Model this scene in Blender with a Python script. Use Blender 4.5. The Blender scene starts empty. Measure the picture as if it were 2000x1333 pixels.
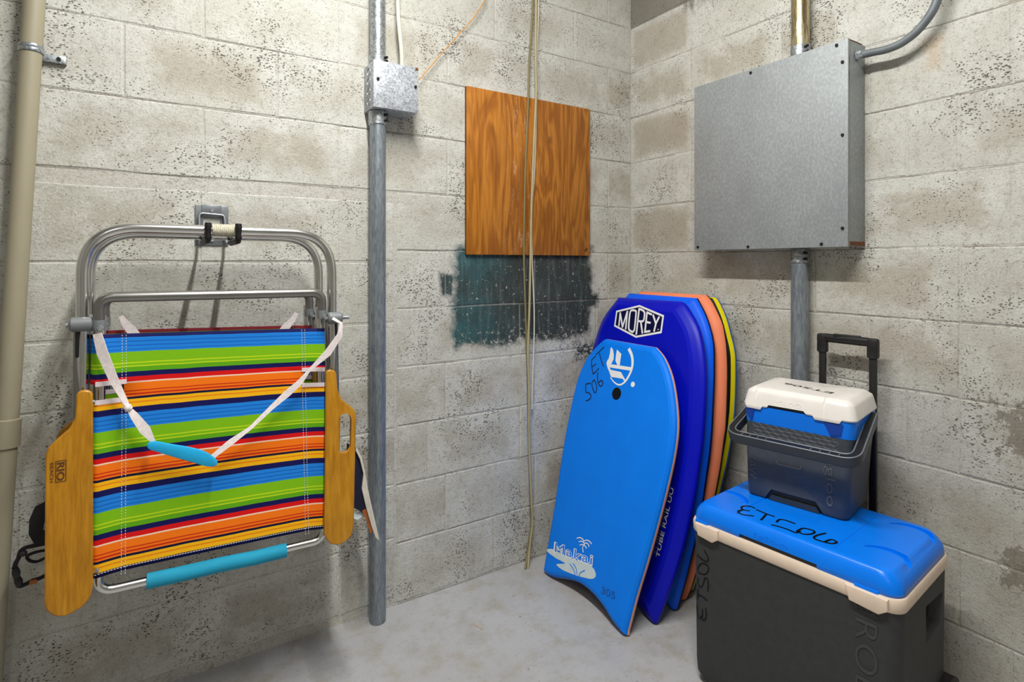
import bpy, bmesh, math, random
from mathutils import Vector, Matrix
random.seed(7)
D = bpy.data
COL = bpy.context.scene.collection
PI = math.pi
scn = bpy.context.scene
# ------------------------------------------------------------------ camera
cam = D.cameras.new('camera'); cam.lens = 19.71; cam.sensor_width = 36.0; cam.clip_start = 0.02
cam.shift_y = -0.0758
camo = D.objects.new('camera', cam); COL.objects.link(camo)
camo.location = [-1.8094,-1.8449,1.18]
camo.rotation_euler = (PI / 2, 0, math.radians(-32.478))
scn.camera = camo
# ------------------------------------------------------------------ world, lights, exposure
w = D.worlds.new('world'); scn.world = w; w.use_nodes = True
w.node_tree.nodes['Background'].inputs[0].default_value = (0.75, 0.82, 0.95, 1)
w.node_tree.nodes['Background'].inputs[1].default_value = 0.4
scn.view_settings.view_transform = 'Standard'; scn.view_settings.look = 'None'
scn.view_settings.gamma = 1.0; scn.view_settings.use_curve_mapping = False
scn.view_settings.exposure = 0.09
def area(name, loc, sx, sy, power, color, rot=(0, 0, 0)):
    l = D.lights.new(name, 'AREA'); l.shape = 'RECTANGLE'; l.size = sx; l.size_y = sy; l.energy = power; l.color = color
    o = D.objects.new(name, l); COL.objects.link(o); o.location = loc; o.rotation_euler = rot
    return o
LC = (1.0, 0.995, 0.965)
area('tube_light', (-1.42, -1.22, 2.655), 0.04, 1.2, 34, LC, (0, math.radians(38), 0))
area('tube_light', (-1.42, -1.22, 2.655), 0.04, 1.2, 34, LC, (0, math.radians(-38), 0))
area('added_fill_light', (-2.55, -3.3, 2.655), 0.04, 1.2, 9, LC)  # unseen lamp added behind the viewer for ambient fill

# ------------------------------------------------------------------ materials
def srgb(r, g, b):
    f = lambda c: c / 12.92 if c <= 0.04045 else ((c + 0.055) / 1.055) ** 2.4
    return (f(r / 255), f(g / 255), f(b / 255), 1)
class NT:
    def __init__(s, name):
        s.m = D.materials.new(name); s.m.use_nodes = True; s.t = s.m.node_tree
        s.b = s.t.nodes['Principled BSDF']
    def n(s, typ, **kw):
        nd = s.t.nodes.new(typ)
        for k, v in kw.items(): setattr(nd, k, v)
        return nd
    def l(s, a, b): s.t.links.new(a, b)
    def val(s, sock, v):
        if hasattr(v, 'is_output') or isinstance(v, bpy.types.NodeSocket): s.l(v, sock)
        else: sock.default_value = v
    def math(s, op, a, b=0.0, c=None, clamp=False):
        nd = s.n('ShaderNodeMath', operation=op, use_clamp=clamp)
        s.val(nd.inputs[0], a); s.val(nd.inputs[1], b)
        if c is not None: s.val(nd.inputs[2], c)
        return nd.outputs[0]
    def noise(s, vec, scale, detail=3, rough=0.55, dist=0.0):
        nd = s.n('ShaderNodeTexNoise'); s.l(vec, nd.inputs['Vector'])
        nd.inputs['Scale'].default_value = scale; nd.inputs['Detail'].default_value = detail
        nd.inputs['Roughness'].default_value = rough; nd.inputs['Distortion'].default_value = dist
        return nd.outputs['Fac']
    def rng(s, v, a, b, c=0.0, d=1.0):
        nd = s.n('ShaderNodeMapRange'); s.val(nd.inputs[0], v)
        for i, x in enumerate((a, b, c, d)): nd.inputs[i + 1].default_value = x
        return nd.outputs[0]
    def mix(s, f, a, b):
        nd = s.n('ShaderNodeMix', data_type='RGBA'); s.val(nd.inputs[0], f); s.val(nd.inputs[6], a); s.val(nd.inputs[7], b)
        return nd.outputs[2]
    def ramp(s, v, stops, interp='LINEAR'):
        nd = s.n('ShaderNodeValToRGB'); s.val(nd.inputs[0], v); r = nd.color_ramp; r.interpolation = interp
        while len(r.elements) < len(stops): r.elements.new(0.5)
        for e, (p, c) in zip(r.elements, stops): e.position = p; e.color = c
        return nd.outputs[0]
    def map(s, vec, scale):
        nd = s.n('ShaderNodeMapping'); s.l(vec, nd.inputs[0]); nd.inputs['Scale'].default_value = scale
        return nd.outputs[0]
    def bump(s, h, strength, dist=0.002):
        nd = s.n('ShaderNodeBump'); nd.inputs['Strength'].default_value = strength; nd.inputs['Distance'].default_value = dist
        s.l(h, nd.inputs['Height']); s.l(nd.outputs[0], s.b.inputs['Normal'])
    def out(s, col, rough=0.5, metal=0.0, spec=0.5):
        s.val(s.b.inputs['Base Color'], col); s.val(s.b.inputs['Roughness'], rough)
        s.val(s.b.inputs['Metallic'], metal); s.b.inputs['Specular IOR Level'].default_value = spec
        return s.m
    def pos(s): return s.n('ShaderNodeNewGeometry').outputs['Position']
    def obj(s): return s.n('ShaderNodeTexCoord').outputs['Object']
    def xyz(s, v):
        nd = s.n('ShaderNodeSeparateXYZ'); s.l(v, nd.inputs[0]); return nd.outputs
    def box(s, a, b, ca, ha, cb, hb, ns, amp, soft):
        d = s.math('MAXIMUM', s.math('SUBTRACT', s.math('ABSOLUTE', s.math('SUBTRACT', a, ca)), ha),
                   s.math('SUBTRACT', s.math('ABSOLUTE', s.math('SUBTRACT', b, cb)), hb))
        d = s.math('ADD', d, s.math('MULTIPLY', s.math('SUBTRACT', ns, 0.5), amp))
        return s.rng(d, soft, -soft)
def plain(name, col, rough=0.5, metal=0.0, var=0.08, scale=30, bump=0.0, bscale=400, spec=0.5, stretch=(1, 1, 1)):
    k = NT(name); v = k.map(k.obj(), stretch)
    n = k.noise(v, scale, 4)
    dk = tuple(c * (1 - var * 1.6) for c in col[:3]) + (1,); lt = tuple(min(1, c * (1 + var)) for c in col[:3]) + (1,)
    c = k.mix(k.rng(n, 0.3, 0.7), dk, lt)
    if bump: k.bump(k.noise(v, bscale, 2), bump, 0.0008)
    return k.out(c, rough, metal, spec)

def wall_mat(name, side, mortar=False):
    k = NT(name); P = k.pos(); X, Y, Z = k.xyz(P)
    A = X if side == 'left' else Y
    n1 = k.noise(P, 2.2, 4); n2 = k.noise(P, 9, 5, 0.6); n3 = k.noise(P, 60, 4, 0.65)
    if mortar:
        c = k.mix(k.rng(n1, 0.3, 0.7), srgb(196, 192, 182), srgb(208, 205, 198))
    else:
        rnd = k.n('ShaderNodeObjectInfo').outputs['Random']
        c = k.mix(k.rng(n1, 0.3, 0.7), srgb(197, 195, 184), srgb(212, 212, 205))
        ox, oy, oz = k.xyz(k.obj())
        core = k.box(ox, oz, 0.0, 0.135, 0.0, 0.055, k.noise(P, 13, 4, 0.6), 0.13, 0.022)
        tint = k.math('MULTIPLY', k.math('MULTIPLY', core, k.rng(rnd, 0.15, 1.0, 0.12, 1.0)), 0.62)
        c = k.mix(tint, c, srgb(168, 159, 142))
        c = k.mix(k.math('MULTIPLY', k.rng(n2, 0.5, 0.7), 0.35), c, srgb(170, 160, 146))
        c = k.mix(k.math('MULTIPLY', k.rng(n2, 0.48, 0.32), 0.6), c, srgb(222, 220, 214))
    c = k.mix(k.math('MULTIPLY', k.rng(n3, 0.52, 0.68), 0.42), c, srgb(146, 138, 122))
    n4 = k.noise(P, 210, 3, 0.7)
    c = k.mix(k.math('MULTIPLY', k.rng(n4, 0.56, 0.66), 0.5), c, srgb(140, 130, 114))
    c = k.mix(k.math('MULTIPLY', k.rng(n4, 0.42, 0.34), 0.35), c, srgb(230, 228, 222))
    # open pores, in patches
    pz = k.map(P, (1, 1, 1.7))
    vor = k.n('ShaderNodeTexVoronoi'); k.l(pz, vor.inputs['Vector']); vor.inputs['Scale'].default_value = 112; vor.inputs['Randomness'].default_value = 1
    dn = k.math('ADD', vor.outputs['Distance'], k.math('MULTIPLY', k.math('SUBTRACT', k.noise(P, 190, 2), 0.5), 0.8))
    patch = k.rng(k.noise(P, 4.3, 3), 0.46, 0.62)
    thr = k.math('ADD', 0.10, k.math('MULTIPLY', patch, 0.26))
    pit = k.rng(k.math('SUBTRACT', thr, dn), 0.0, 0.05)
    gate = k.rng(k.noise(P, 30, 2), 0.38, 0.5)
    pit = k.math('MULTIPLY', pit, gate)
    if mortar: pit = k.math('MULTIPLY', pit, 0.4)
    c = k.mix(k.math('MULTIPLY', pit, 0.85), c, srgb(78, 68, 54))
    # hair cracks that wander along the bed joints
    zf = k.math('ADD', Z, k.math('MULTIPLY', k.math('SUBTRACT', k.noise(P, 18, 4, 0.7), 0.5), 0.010))
    fr = k.math('FRACT', k.math('DIVIDE', k.math('SUBTRACT', zf, 0.01), 0.2025))
    dd = k.math('MINIMUM', fr, k.math('SUBTRACT', 1.0, fr))
    crack = k.math('MULTIPLY', k.rng(dd, 0.011, 0.004), k.rng(k.noise(P, 6.5, 3), 0.44, 0.54))
    if side == 'left': crack = k.math('MULTIPLY', crack, k.math('MAXIMUM', k.math('GREATER_THAN', X, -1.108), k.math('GREATER_THAN', Z, 1.39)))
    c = k.mix(k.math('MULTIPLY', crack, 0.65), c, srgb(104, 96, 80))
    rough = 0.85
    if side == 'left':
        ns = k.noise(P, 11, 5, 0.7); nf = k.noise(P, 55, 4, 0.75); ng = k.noise(k.map(P, (1, 1, 0.12)), 60, 3)
        m1 = k.box(A, Z, -0.562, 0.330, 1.055, 0.185, ns, 0.13, 0.016)
        m2 = k.box(A, Z, -0.915, 0.025, 1.10, 0.04, ns, 0.06, 0.01)
        m3 = k.box(A, Z, -0.23, 0.035, 1.02, 0.03, ns, 0.06, 0.01)
        m4 = k.box(A, Z, -0.27, 0.045, 0.81, 0.03, nf, 0.14, 0.02)
        m = k.math('MAXIMUM', k.math('MAXIMUM', m1, m2), k.math('MAXIMUM', m3, m4))
        low = k.rng(Z, 0.97, 0.84)                       # the coat thins out towards its lower edge
        keep = k.rng(k.math('ADD', nf, k.math('MULTIPLY', low, 0.13)), 0.70, 0.62)
        m = k.math('MULTIPLY', m, keep)
        if mortar: m = k.math('MULTIPLY', m, 0.7)
        pc = k.mix(k.rng(A, -0.80, -0.62), srgb(30, 88, 94), srgb(34, 50, 52))
        pc = k.mix(k.math('MULTIPLY', k.rng(k.noise(P, 7, 4), 0.35, 0.6), 0.75), pc, srgb(30, 36, 36))
        pc = k.mix(k.math('MULTIPLY', k.rng(ng, 0.5, 0.75), 0.4), pc, srgb(120, 132, 130))
        pc = k.mix(k.rng(nf, 0.61, 0.68), pc, srgb(176, 180, 174))
        c = k.mix(k.math('MULTIPLY', m, 0.95), c, pc)
    else:
        ns = k.noise(P, 13, 5, 0.7)
        # bare dark block at the top of the corner, flaked coat low down on the right
        m1 = k.box(A, Z, -0.1, 0.238, 2.46, 0.225, ns, 0.02, 0.006)
        m2 = k.box(A, Z, -0.44, 0.13, 2.28, 0.075, k.noise(k.map(P, (1, 1, 0.35)), 30, 4), 0.16, 0.02)
        m3 = k.box(A, Z, -1.42, 0.10, 0.77, 0.06, k.noise(P, 22, 6, 0.75), 0.26, 0.006)
        m4 = k.box(A, Z, -1.42, 0.10, 0.42, 0.05, k.noise(P, 22, 6, 0.75), 0.28, 0.006)
        for zc_ in (2.137, 1.73, 1.326):
            mc = k.box(A, Z, -0.168, 0.148, zc_, 0.082, ns, 0.05, 0.012)
            c = k.mix(k.math('MULTIPLY', mc, 0.55), c, srgb(162, 150, 133))
        m5 = k.box(A, Z, -1.40, 0.08, 1.93, 0.085, ns, 0.10, 0.01)
        c = k.mix(k.math('MULTIPLY', m1, 0.85), c, srgb(116, 110, 100))
        c = k.mix(k.math('MULTIPLY', m2, 0.75), c, srgb(120, 112, 98))
        c = k.mix(k.math('MULTIPLY', m3, 0.7), c, srgb(108, 98, 84))
        c = k.mix(k.math('MULTIPLY', m4, 0.7), c, srgb(108, 98, 84))
        c = k.mix(k.math('MULTIPLY', m5, 0.6), c, srgb(160, 146, 128))
        r1 = k.box(A, Z, -1.165, 0.012, 1.76, 0.035, ns, 0.07, 0.02)
        c = k.mix(k.math('MULTIPLY', r1, 0.5), c, srgb(196, 150, 92))
        lowr = k.rng(k.math('ADD', Z, k.math('MULTIPLY', ns, 0.25)), 1.35, 0.6)
        c = k.mix(k.math('MULTIPLY', lowr, 0.25), c, srgb(150, 138, 122))
    h = k.math('SUBTRACT', k.math('MULTIPLY', k.noise(P, 130, 5, 0.75), 0.9), k.math('MULTIPLY', pit, 1.2))
    h = k.math('ADD', h, k.math('MULTIPLY', n2, 1.2))
    k.bump(h, 0.85, 0.0035)
    return k.out(c, rough, 0, 0.3)
M = {}
M['wl'] = wall_mat('painted_block_left', 'left'); M['wlm'] = wall_mat('mortar_left', 'left', True)
M['wr'] = wall_mat('painted_block_right', 'right'); M['wrm'] = wall_mat('mortar_right', 'right', True)
def floor_mat():
    k = NT('grey_painted_concrete'); P = k.pos(); X, Y, Z = k.xyz(P)
    n1 = k.noise(P, 2.5, 5); n2 = k.noise(P, 14, 5, 0.7); n3 = k.noise(P, 90, 3)
    c = k.mix(k.rng(n1, 0.3, 0.7), srgb(168, 167, 166), srgb(188, 188, 190))
    c = k.mix(k.math('MULTIPLY', k.rng(n2, 0.48, 0.7), 0.62), c, srgb(156, 147, 126))
    c = k.mix(k.math('MULTIPLY', k.rng(k.noise(P, 5, 6, 0.7), 0.52, 0.66), 0.4), c, srgb(140, 136, 128))
    c = k.mix(k.math('MULTIPLY', k.rng(n3, 0.62, 0.7), 0.35), c, srgb(120, 112, 100))
    v = k.n('ShaderNodeTexVoronoi'); k.l(P, v.inputs['Vector']); v.inputs['Scale'].default_value = 14
    sp = k.math('MULTIPLY', k.rng(v.outputs['Distance'], 0.09, 0.05), k.rng(k.noise(P, 6, 2), 0.5, 0.6))
    c = k.mix(k.math('MULTIPLY', sp, 0.8), c, srgb(92, 84, 78))
    s = k.box(k.math('ADD', X, k.math('MULTIPLY', Y, 0.35)), Y, -1.015, 0.002, -0.252, 0.022, n2, 0.004, 0.003)
    c = k.mix(k.math('MULTIPLY', s, 0.8), c, srgb(178, 128, 50))
    k.bump(k.math('ADD', n2, k.math('MULTIPLY', n3, 0.4)), 0.35, 0.003)
    return k.out(c, k.rng(n1, 0.3, 0.7, 0.42, 0.6), 0, 0.4)
M['floor'] = floor_mat()
M['ceil'] = plain('ceiling_concrete', srgb(175, 174, 170), 0.9, var=0.04)
M['plainwall'] = plain('far_wall_paint', srgb(170, 167, 160), 0.9, var=0.04)
def galv(name, a, b, scale=70, rough=0.42, metal=0.75, stretch=(1, 1, 1), sp=0.45):
    k = NT(name); v = k.map(k.obj(), stretch)
    vo = k.n('ShaderNodeTexVoronoi'); k.l(v, vo.inputs['Vector']); vo.inputs['Scale'].default_value = scale
    g = k.n('ShaderNodeSeparateColor'); k.l(vo.outputs['Color'], g.inputs[0])
    n = k.noise(v, 8, 5, 0.65); n2 = k.noise(v, 160, 3)
    f = k.math('ADD', k.math('MULTIPLY', g.outputs[0], sp), k.math('MULTIPLY', n, 0.45))
    f = k.math('ADD', f, k.math('MULTIPLY', k.math('SUBTRACT', n2, 0.5), 0.9))
    c = k.mix(k.rng(f, 0.2, 0.7), a, b)
    k.bump(n2, 0.15, 0.001)
    return k.out(c, k.rng(n, 0.3, 0.7, rough - 0.06, rough + 0.1), metal, 0.5), k, c
M['galv'] = galv('galvanised_steel', srgb(126, 134, 140), srgb(196, 200, 202), 260)[0]
M['galvbox'] = galv('spangled_galvanised_steel', srgb(140, 146, 154), srgb(200, 203, 208), 170, 0.5, 0.3)[0]
M['sheet'] = galv('sheet_steel', srgb(146, 151, 153), srgb(176, 180, 181), 190, 0.55, 0.25, (1, 1, 0.6), 0.16)[0]
M['rust'] = plain('rust', srgb(120, 74, 44), 0.9, var=0.5, scale=180)
M['brasspipe'] = galv('dichromate_pipe', srgb(128, 112, 80), srgb(204, 194, 160), 60, 0.36, 0.75, (2, 2, 0.3))[0]
M['conduit'] = galv('dull_conduit', srgb(118, 126, 134), srgb(150, 158, 164), 300, 0.4, 0.5, (1, 1, 0.15))[0]
M['flex'] = plain('grey_flex', srgb(120, 126, 130), 0.5, 0.3, 0.1)
M['pipepaint'] = plain('khaki_painted_pipe', srgb(158, 150, 126), 0.55, 0.0, 0.07, 12, stretch=(1, 1, 0.2))
M['blackscrew'] = plain('dark_screw', srgb(40, 38, 36), 0.5, 0.6)
M['cable'] = plain('khaki_cable', srgb(176, 164, 124), 0.5, var=0.05)
M['cabledark'] = plain('olive_cable', srgb(128, 116, 78), 0.55, var=0.05)
M['cablewhite'] = plain('cream_cable', srgb(226, 220, 200), 0.5, var=0.05)
M['wireorange'] = plain('orange_wire', srgb(206, 148, 78), 0.5, var=0.05)
def ply():
    k = NT('stained_plywood'); O = k.obj()
    X, Y, Z = k.xyz(O)
    v = k.map(O, (1.0, 1.0, 0.16))
    n = k.noise(v, 9, 3, 0.55, 0.9)
    rings = k.math('SINE', k.math('MULTIPLY', n, 44))
    r = k.rng(k.math('ADD', rings, k.math('MULTIPLY', k.noise(k.map(O, (1, 1, 0.1)), 60, 3), 1.6)), -0.6, 2.0)
    fine = k.noise(k.map(O, (1, 1, 0.06)), 170, 3)
    c = k.mix(r, srgb(142, 80, 20), srgb(190, 122, 42))
    left = k.rng(X, -0.18, -0.31)
    c = k.mix(k.math('MULTIPLY', left, 0.35), c, srgb(196, 122, 14))
    c = k.mix(k.math('MULTIPLY', k.rng(fine, 0.5, 0.7), 0.5), c, srgb(104, 58, 14))
    wear = k.math('MULTIPLY', k.rng(k.noise(k.map(O, (1, 1, 0.25)), 55, 4, 0.8), 0.55, 0.7), k.rng(k.math('ABSOLUTE', k.math('ADD', X, 0.055)), 0.10, 0.02))
    c = k.mix(k.math('MULTIPLY', wear, 0.6), c, srgb(220, 180, 140))
    kn = k.box(X, Z, 0.085, 0.001, 0.155, 0.006, fine, 0.012, 0.012)
    c = k.mix(kn, c, srgb(80, 52, 20))
    k.bump(fine, 0.2, 0.001)
    return k.out(c, 0.42, 0, 0.4)
M['ply'] = ply()
M['plyedge'] = plain('plywood_edge', srgb(110, 66, 22), 0.7, var=0.3, scale=60)
M['alu'] = plain('polished_aluminium', srgb(226, 226, 224), 0.2, 1.0, 0.04, 20)
M['alugrey'] = plain('grey_aluminium', srgb(150, 148, 144), 0.3, 0.9, 0.06, 20)
M['hinge'] = plain('grey_nylon_hinge', srgb(120, 124, 126), 0.45, 0.1, 0.05)
M['black'] = plain('black_plastic', srgb(20, 20, 22), 0.45, 0, 0.1)
M['rubber'] = plain('black_rubber', srgb(16, 16, 16), 0.5, 0, 0.1, bump=0.2)
M['hookmetal'] = plain('grey_hook_steel', srgb(134, 138, 142), 0.35, 0.6, 0.06)
M['rope'] = plain('frayed_rope', srgb(214, 206, 184), 0.9, 0, 0.2, 200)
def wood(name, a, b):
    k = NT(name); O = k.obj()
    v = k.map(O, (1, 1, 0.05)); n = k.noise(v, 130, 4, 0.6); n2 = k.noise(k.map(O, (1, 1, 0.4)), 30, 3)
    c = k.mix(k.rng(n, 0.3, 0.7), a, b); c = k.mix(k.math('MULTIPLY', k.rng(n2, 0.45, 0.7), 0.3), c, srgb(206, 152, 52))
    return k.out(c, 0.4, 0, 0.4)
M['wood'] = wood('varnished_wood', srgb(160, 104, 14), srgb(198, 138, 26))
M['woodedge'] = plain('pale_wood_edge', srgb(226, 176, 100), 0.5, 0, 0.1)
M['stamp'] = plain('burnt_stamp', srgb(92, 50, 14), 0.7)
BLUE1 = srgb(28, 132, 226); BLUE2 = srgb(16, 102, 200); GREEN = srgb(128, 190, 12); GREEN2 = srgb(96, 170, 14); YL = srgb(196, 222, 24)
NAVY = srgb(12, 14, 84); NAVY2 = srgb(10, 10, 52); RED = srgb(222, 14, 14); WHT = srgb(250, 214, 190); ORG = srgb(252, 122, 12); DRED = srgb(206, 48, 8); YEL = srgb(250, 186, 10); ORY = srgb(240, 138, 12)
STR = [(0, BLUE1), (.045, BLUE2), (.06, BLUE1), (.1, BLUE2), (.115, BLUE1), (.155, BLUE2), (.165, BLUE1), (.19, GREEN), (.33, YL), (.345, GREEN), (.378, YL), (.392, GREEN2), (.455, NAVY),
       (.52, RED), (.583, WHT), (.605, ORG), (.70, DRED), (.718, ORG), (.742, DRED), (.765, ORG), (.785, NAVY2), (.815, YEL), (.85, ORY), (.868, YEL), (.92, NAVY)]
def stripes(name, z0, period=0.1755, hemtop=None, dark=1.0, hemcol=NAVY):
    k = NT(name); O = k.obj(); X, Y, Z = k.xyz(O)
    Z = k.math('ADD', Z, k.math('MULTIPLY', k.math('ADD', X, 0.26), 0.0327))
    w = k.math('MULTIPLY', k.math('SUBTRACT', k.noise(k.map(O, (1, 1, 0.3)), 14, 2), 0.5), 0.0025)
    t = k.math('FRACT', k.math('DIVIDE', k.math('SUBTRACT', k.math('ADD', z0, w), Z), period))
    st = [(p, tuple(c * dark for c in col[:3]) + (1,)) for p, col in STR]
    c = k.ramp(t, st, 'CONSTANT')
    if hemtop is not None:
        c = k.mix(k.math('GREATER_THAN', Z, hemtop), c, tuple(c_ * dark for c_ in hemcol[:3]) + (1,))
    wv = k.noise(k.map(O, (1, 1, 1)), 900, 2)
    c = k.mix(k.math('MULTIPLY', k.rng(wv, 0.4, 0.7), 0.16), c, (0.02, 0.02, 0.03, 1))
    k.bump(wv, 0.15, 0.0006)
    return k.out(c, 0.75, 0, 0.2)
M['stripe'] = stripes('striped_canvas', -0.2545, hemtop=-0.2535)
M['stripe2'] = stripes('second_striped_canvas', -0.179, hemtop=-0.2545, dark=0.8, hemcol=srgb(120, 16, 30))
M['tape'] = plain('white_binding_tape', srgb(232, 218, 222), 0.8, 0, 0.05, 200)
M['web'] = plain('white_webbing', srgb(238, 226, 224), 0.8, 0, 0.08, 150, bump=0.3)
M['thread'] = plain('white_thread', srgb(225, 225, 225), 0.8)
M['cyanpad'] = plain('cyan_strap_pad', srgb(22, 176, 232), 0.55, 0, 0.04)
M['foam'] = plain('teal_foam_grip', srgb(20, 152, 188), 0.8, 0, 0.08, 60, bump=0.3, stretch=(0.2, 1, 1))
M['navycloth'] = plain('navy_pouch_fabric', srgb(24, 26, 56), 0.85, 0, 0.15)
M['blackcloth'] = plain('black_webbing', srgb(18, 18, 20), 0.8, 0, 0.1)
M['tan'] = plain('tan_strap', srgb(172, 92, 34), 0.6, 0, 0.1)
M['creamcloth'] = plain('cream_towel_edge', srgb(226, 220, 206), 0.85, 0, 0.08)
def foam(name, col, rough=0.5, bump=0.12): return plain(name, col, rough, 0, 0.03, 12, bump, 700, 0.22)
M['f1'] = foam('bright_blue_foam', srgb(0, 126, 244)); M['f1b'] = foam('peach_slick', srgb(236, 168, 140)); M['f1t'] = foam('black_tail_foam', srgb(12, 14, 18))
M['f2'] = foam('royal_blue_foam', srgb(4, 16, 186), 0.38); M['f2b'] = foam('navy_slick', srgb(8, 10, 60))
M['f3'] = foam('cobalt_foam', srgb(0, 96, 246), 0.42)
M['f4'] = foam('salmon_foam', srgb(246, 140, 100)); M['f4b'] = foam('black_slick', srgb(10, 10, 12))
M['f5y'] = foam('yellow_foam', srgb(240, 224, 8)); M['f5b'] = foam('blue_slick', srgb(20, 84, 160)); M['f5'] = foam('black_deck_foam', srgb(12, 12, 16))
M['inkwhite'] = plain('white_print', srgb(240, 240, 240), 0.5, 0, 0.03); M['inkgrey'] = plain('pale_grey_print', srgb(208, 222, 226), 0.5, 0, 0.05)
M['ink'] = plain('black_marker', srgb(12, 18, 40), 0.5, 0, 0.1)
M['inkfaint'] = plain('faint_marker', srgb(10, 76, 160), 0.5, 0, 0.1)
M['darkblue'] = plain('shade_blue_plastic', srgb(10, 62, 158), 0.35)  # blue darkened to paint the shading of the latch recesses
M['cooler'] = plain('charcoal_plastic', srgb(56, 57, 58), 0.6, 0, 0.08, 60, 0.5, 900, 0.4)
M['cooler2'] = plain('slate_plastic', srgb(74, 78, 82), 0.5, 0, 0.06, 60, 0.4, 900, 0.45)
M['lidblue'] = plain('blue_lid_plastic', srgb(0, 122, 242), 0.28, 0, 0.03, 20, 0.15, 500, 0.35)
M['cream'] = plain('cream_plastic', srgb(236, 214, 192), 0.4, 0, 0.04)
M['white'] = plain('white_plastic', srgb(236, 230, 224), 0.33, 0, 0.03, 20, 0.1, 600)
M['handledark'] = plain('dark_slate_plastic', srgb(50, 56, 62), 0.38, 0, 0.05)
M['emboss'] = plain('charcoal_relief', srgb(63, 64, 65), 0.45, 0, 0.05)
M['emboss2'] = plain('slate_relief', srgb(104, 106, 108), 0.4, 0, 0.05)
M['em'] = D.materials.new('lit_tube'); M['em'].use_nodes = True
M['em'].node_tree.nodes['Principled BSDF'].inputs['Emission Color'].default_value = (1, 0.97, 0.92, 1)
M['em'].node_tree.nodes['Principled BSDF'].inputs['Emission Strength'].default_value = 4

# ------------------------------------------------------------------ geometry helpers
def mk(name, vf, mat, parent=None, smooth=40, bevel=0.0, seg=2, label=None):
    vs, fs = vf
    me = D.meshes.new(name); me.from_pydata([tuple(v) for v in vs], [], fs); me.validate()
    bm = bmesh.new(); bm.from_mesh(me)
    bmesh.ops.remove_doubles(bm, verts=bm.verts, dist=1e-6)
    bmesh.ops.recalc_face_normals(bm, faces=bm.faces)
    if bevel:
        es = [e for e in bm.edges if len(e.link_faces) == 2 and e.calc_face_angle(0) > 0.5]
        bmesh.ops.bevel(bm, geom=es, offset=bevel, segments=seg, profile=0.5, affect='EDGES', clamp_overlap=True)
    bm.to_mesh(me); bm.free()
    if smooth:
        for p in me.polygons: p.use_smooth = True
        me.set_sharp_from_angle(angle=math.radians(smooth))
    for m in (mat if isinstance(mat, (list, tuple)) else [mat]): me.materials.append(m)
    o = D.objects.new(name, me); COL.objects.link(o)
    if parent: o.parent = parent
    if label: o['label'] = label
    return o
def root(name, label, cat, loc=(0, 0, 0), mat=None, group=None):
    o = D.objects.new(name, None); COL.objects.link(o)
    o.empty_display_size = 0.05
    if mat is not None: o.matrix_world = mat
    else: o.location = loc
    o['label'] = label; o['category'] = cat
    if group: o['group'] = group
    return o
def structure(o): o['kind'] = 'structure'; return o
def tag(o, label, cat, group=None):
    o['label'] = label; o['category'] = cat
    if group: o['group'] = group
    return o
def join(*vfs):
    V = []; Fc = []
    for vs, fs in vfs:
        b = len(V); V += [tuple(v) for v in vs]; Fc += [tuple(i + b for i in f) for f in fs]
    return V, Fc
def box(x0, x1, y0, y1, z0, z1):
    vs = [(x, y, z) for x in (x0, x1) for y in (y0, y1) for z in (z0, z1)]
    return vs, [(0, 1, 3, 2), (4, 6, 7, 5), (0, 4, 5, 1), (2, 3, 7, 6), (0, 2, 6, 4), (1, 5, 7, 3)]
def loft(rings, caps=True, closed=False):
    n = len(rings[0]); V = [p for r in rings for p in r]; Fc = []
    m = len(rings)
    for i in range(m if closed else m - 1):
        a = i * n; b = ((i + 1) % m) * n
        for j in range(n):
            Fc.append((a + j, a + (j + 1) % n, b + (j + 1) % n, b + j))
    if caps and not closed:
        Fc.append(tuple(range(n))[::-1]); Fc.append(tuple((m - 1) * n + j for j in range(n)))
    return V, Fc
def frames(path, closed=False):
    P = [Vector(p) for p in path]; n = len(P); T = []
    for i in range(n):
        if closed: t = P[(i + 1) % n] - P[i - 1]
        else: t = P[min(i + 1, n - 1)] - P[max(i - 1, 0)]
        T.append(t.normalized())
    up = Vector((0, 0, 1)) if abs(T[0].z) < 0.9 else Vector((1, 0, 0))
    N = (up - T[0] * up.dot(T[0])).normalized(); out = []
    for i in range(n):
        if i:
            ax = T[i - 1].cross(T[i])
            if ax.length > 1e-8:
                N = Matrix.Rotation(T[i - 1].angle(T[i]), 3, ax.normalized()) @ N
            N = (N - T[i] * N.dot(T[i])).normalized()
        out.append((P[i], T[i], N, T[i].cross(N)))
    return out
def tube(path, r, n=14, closed=False, sx=1.0, sy=1.0):
    fr = frames(path, closed); R = []
    for i, (p, t, a, b) in enumerate(fr):
        ri = r[i] if isinstance(r, (list, tuple)) else r
        R.append([p + a * (ri * sx * math.cos(2 * PI * k / n)) + b * (ri * sy * math.sin(2 * PI * k / n)) for k in range(n)])
    return loft(R, True, closed)
def cyl(p0, p1, r, n=18): return tube([p0, p1], r, n)
def fillet(pts, r, seg=7, closed=False):
    P = [Vector(p) for p in pts]; out = []
    n = len(P)
    for i in range(n):
        if not closed and i in (0, n - 1): out.append(P[i]); continue
        a, b, c = P[i - 1], P[i], P[(i + 1) % n]
        u = (a - b); v = (c - b); rr = r[i] if isinstance(r, (list, tuple)) else r
        L = min(u.length, v.length) * 0.49
        u.normalize(); v.normalize()
        ang = u.angle(v)
        if ang > 3.1 or rr <= 0: out.append(b); continue
        d = min(L, rr / math.tan(ang / 2))
        p0 = b + u * d; p1 = b + v * d
        for k in range(seg + 1):
            t = k / seg
            out.append(p0 * (1 - t) ** 2 + b * 2 * t * (1 - t) * 1.0 + p1 * t ** 2)
    return out
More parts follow.
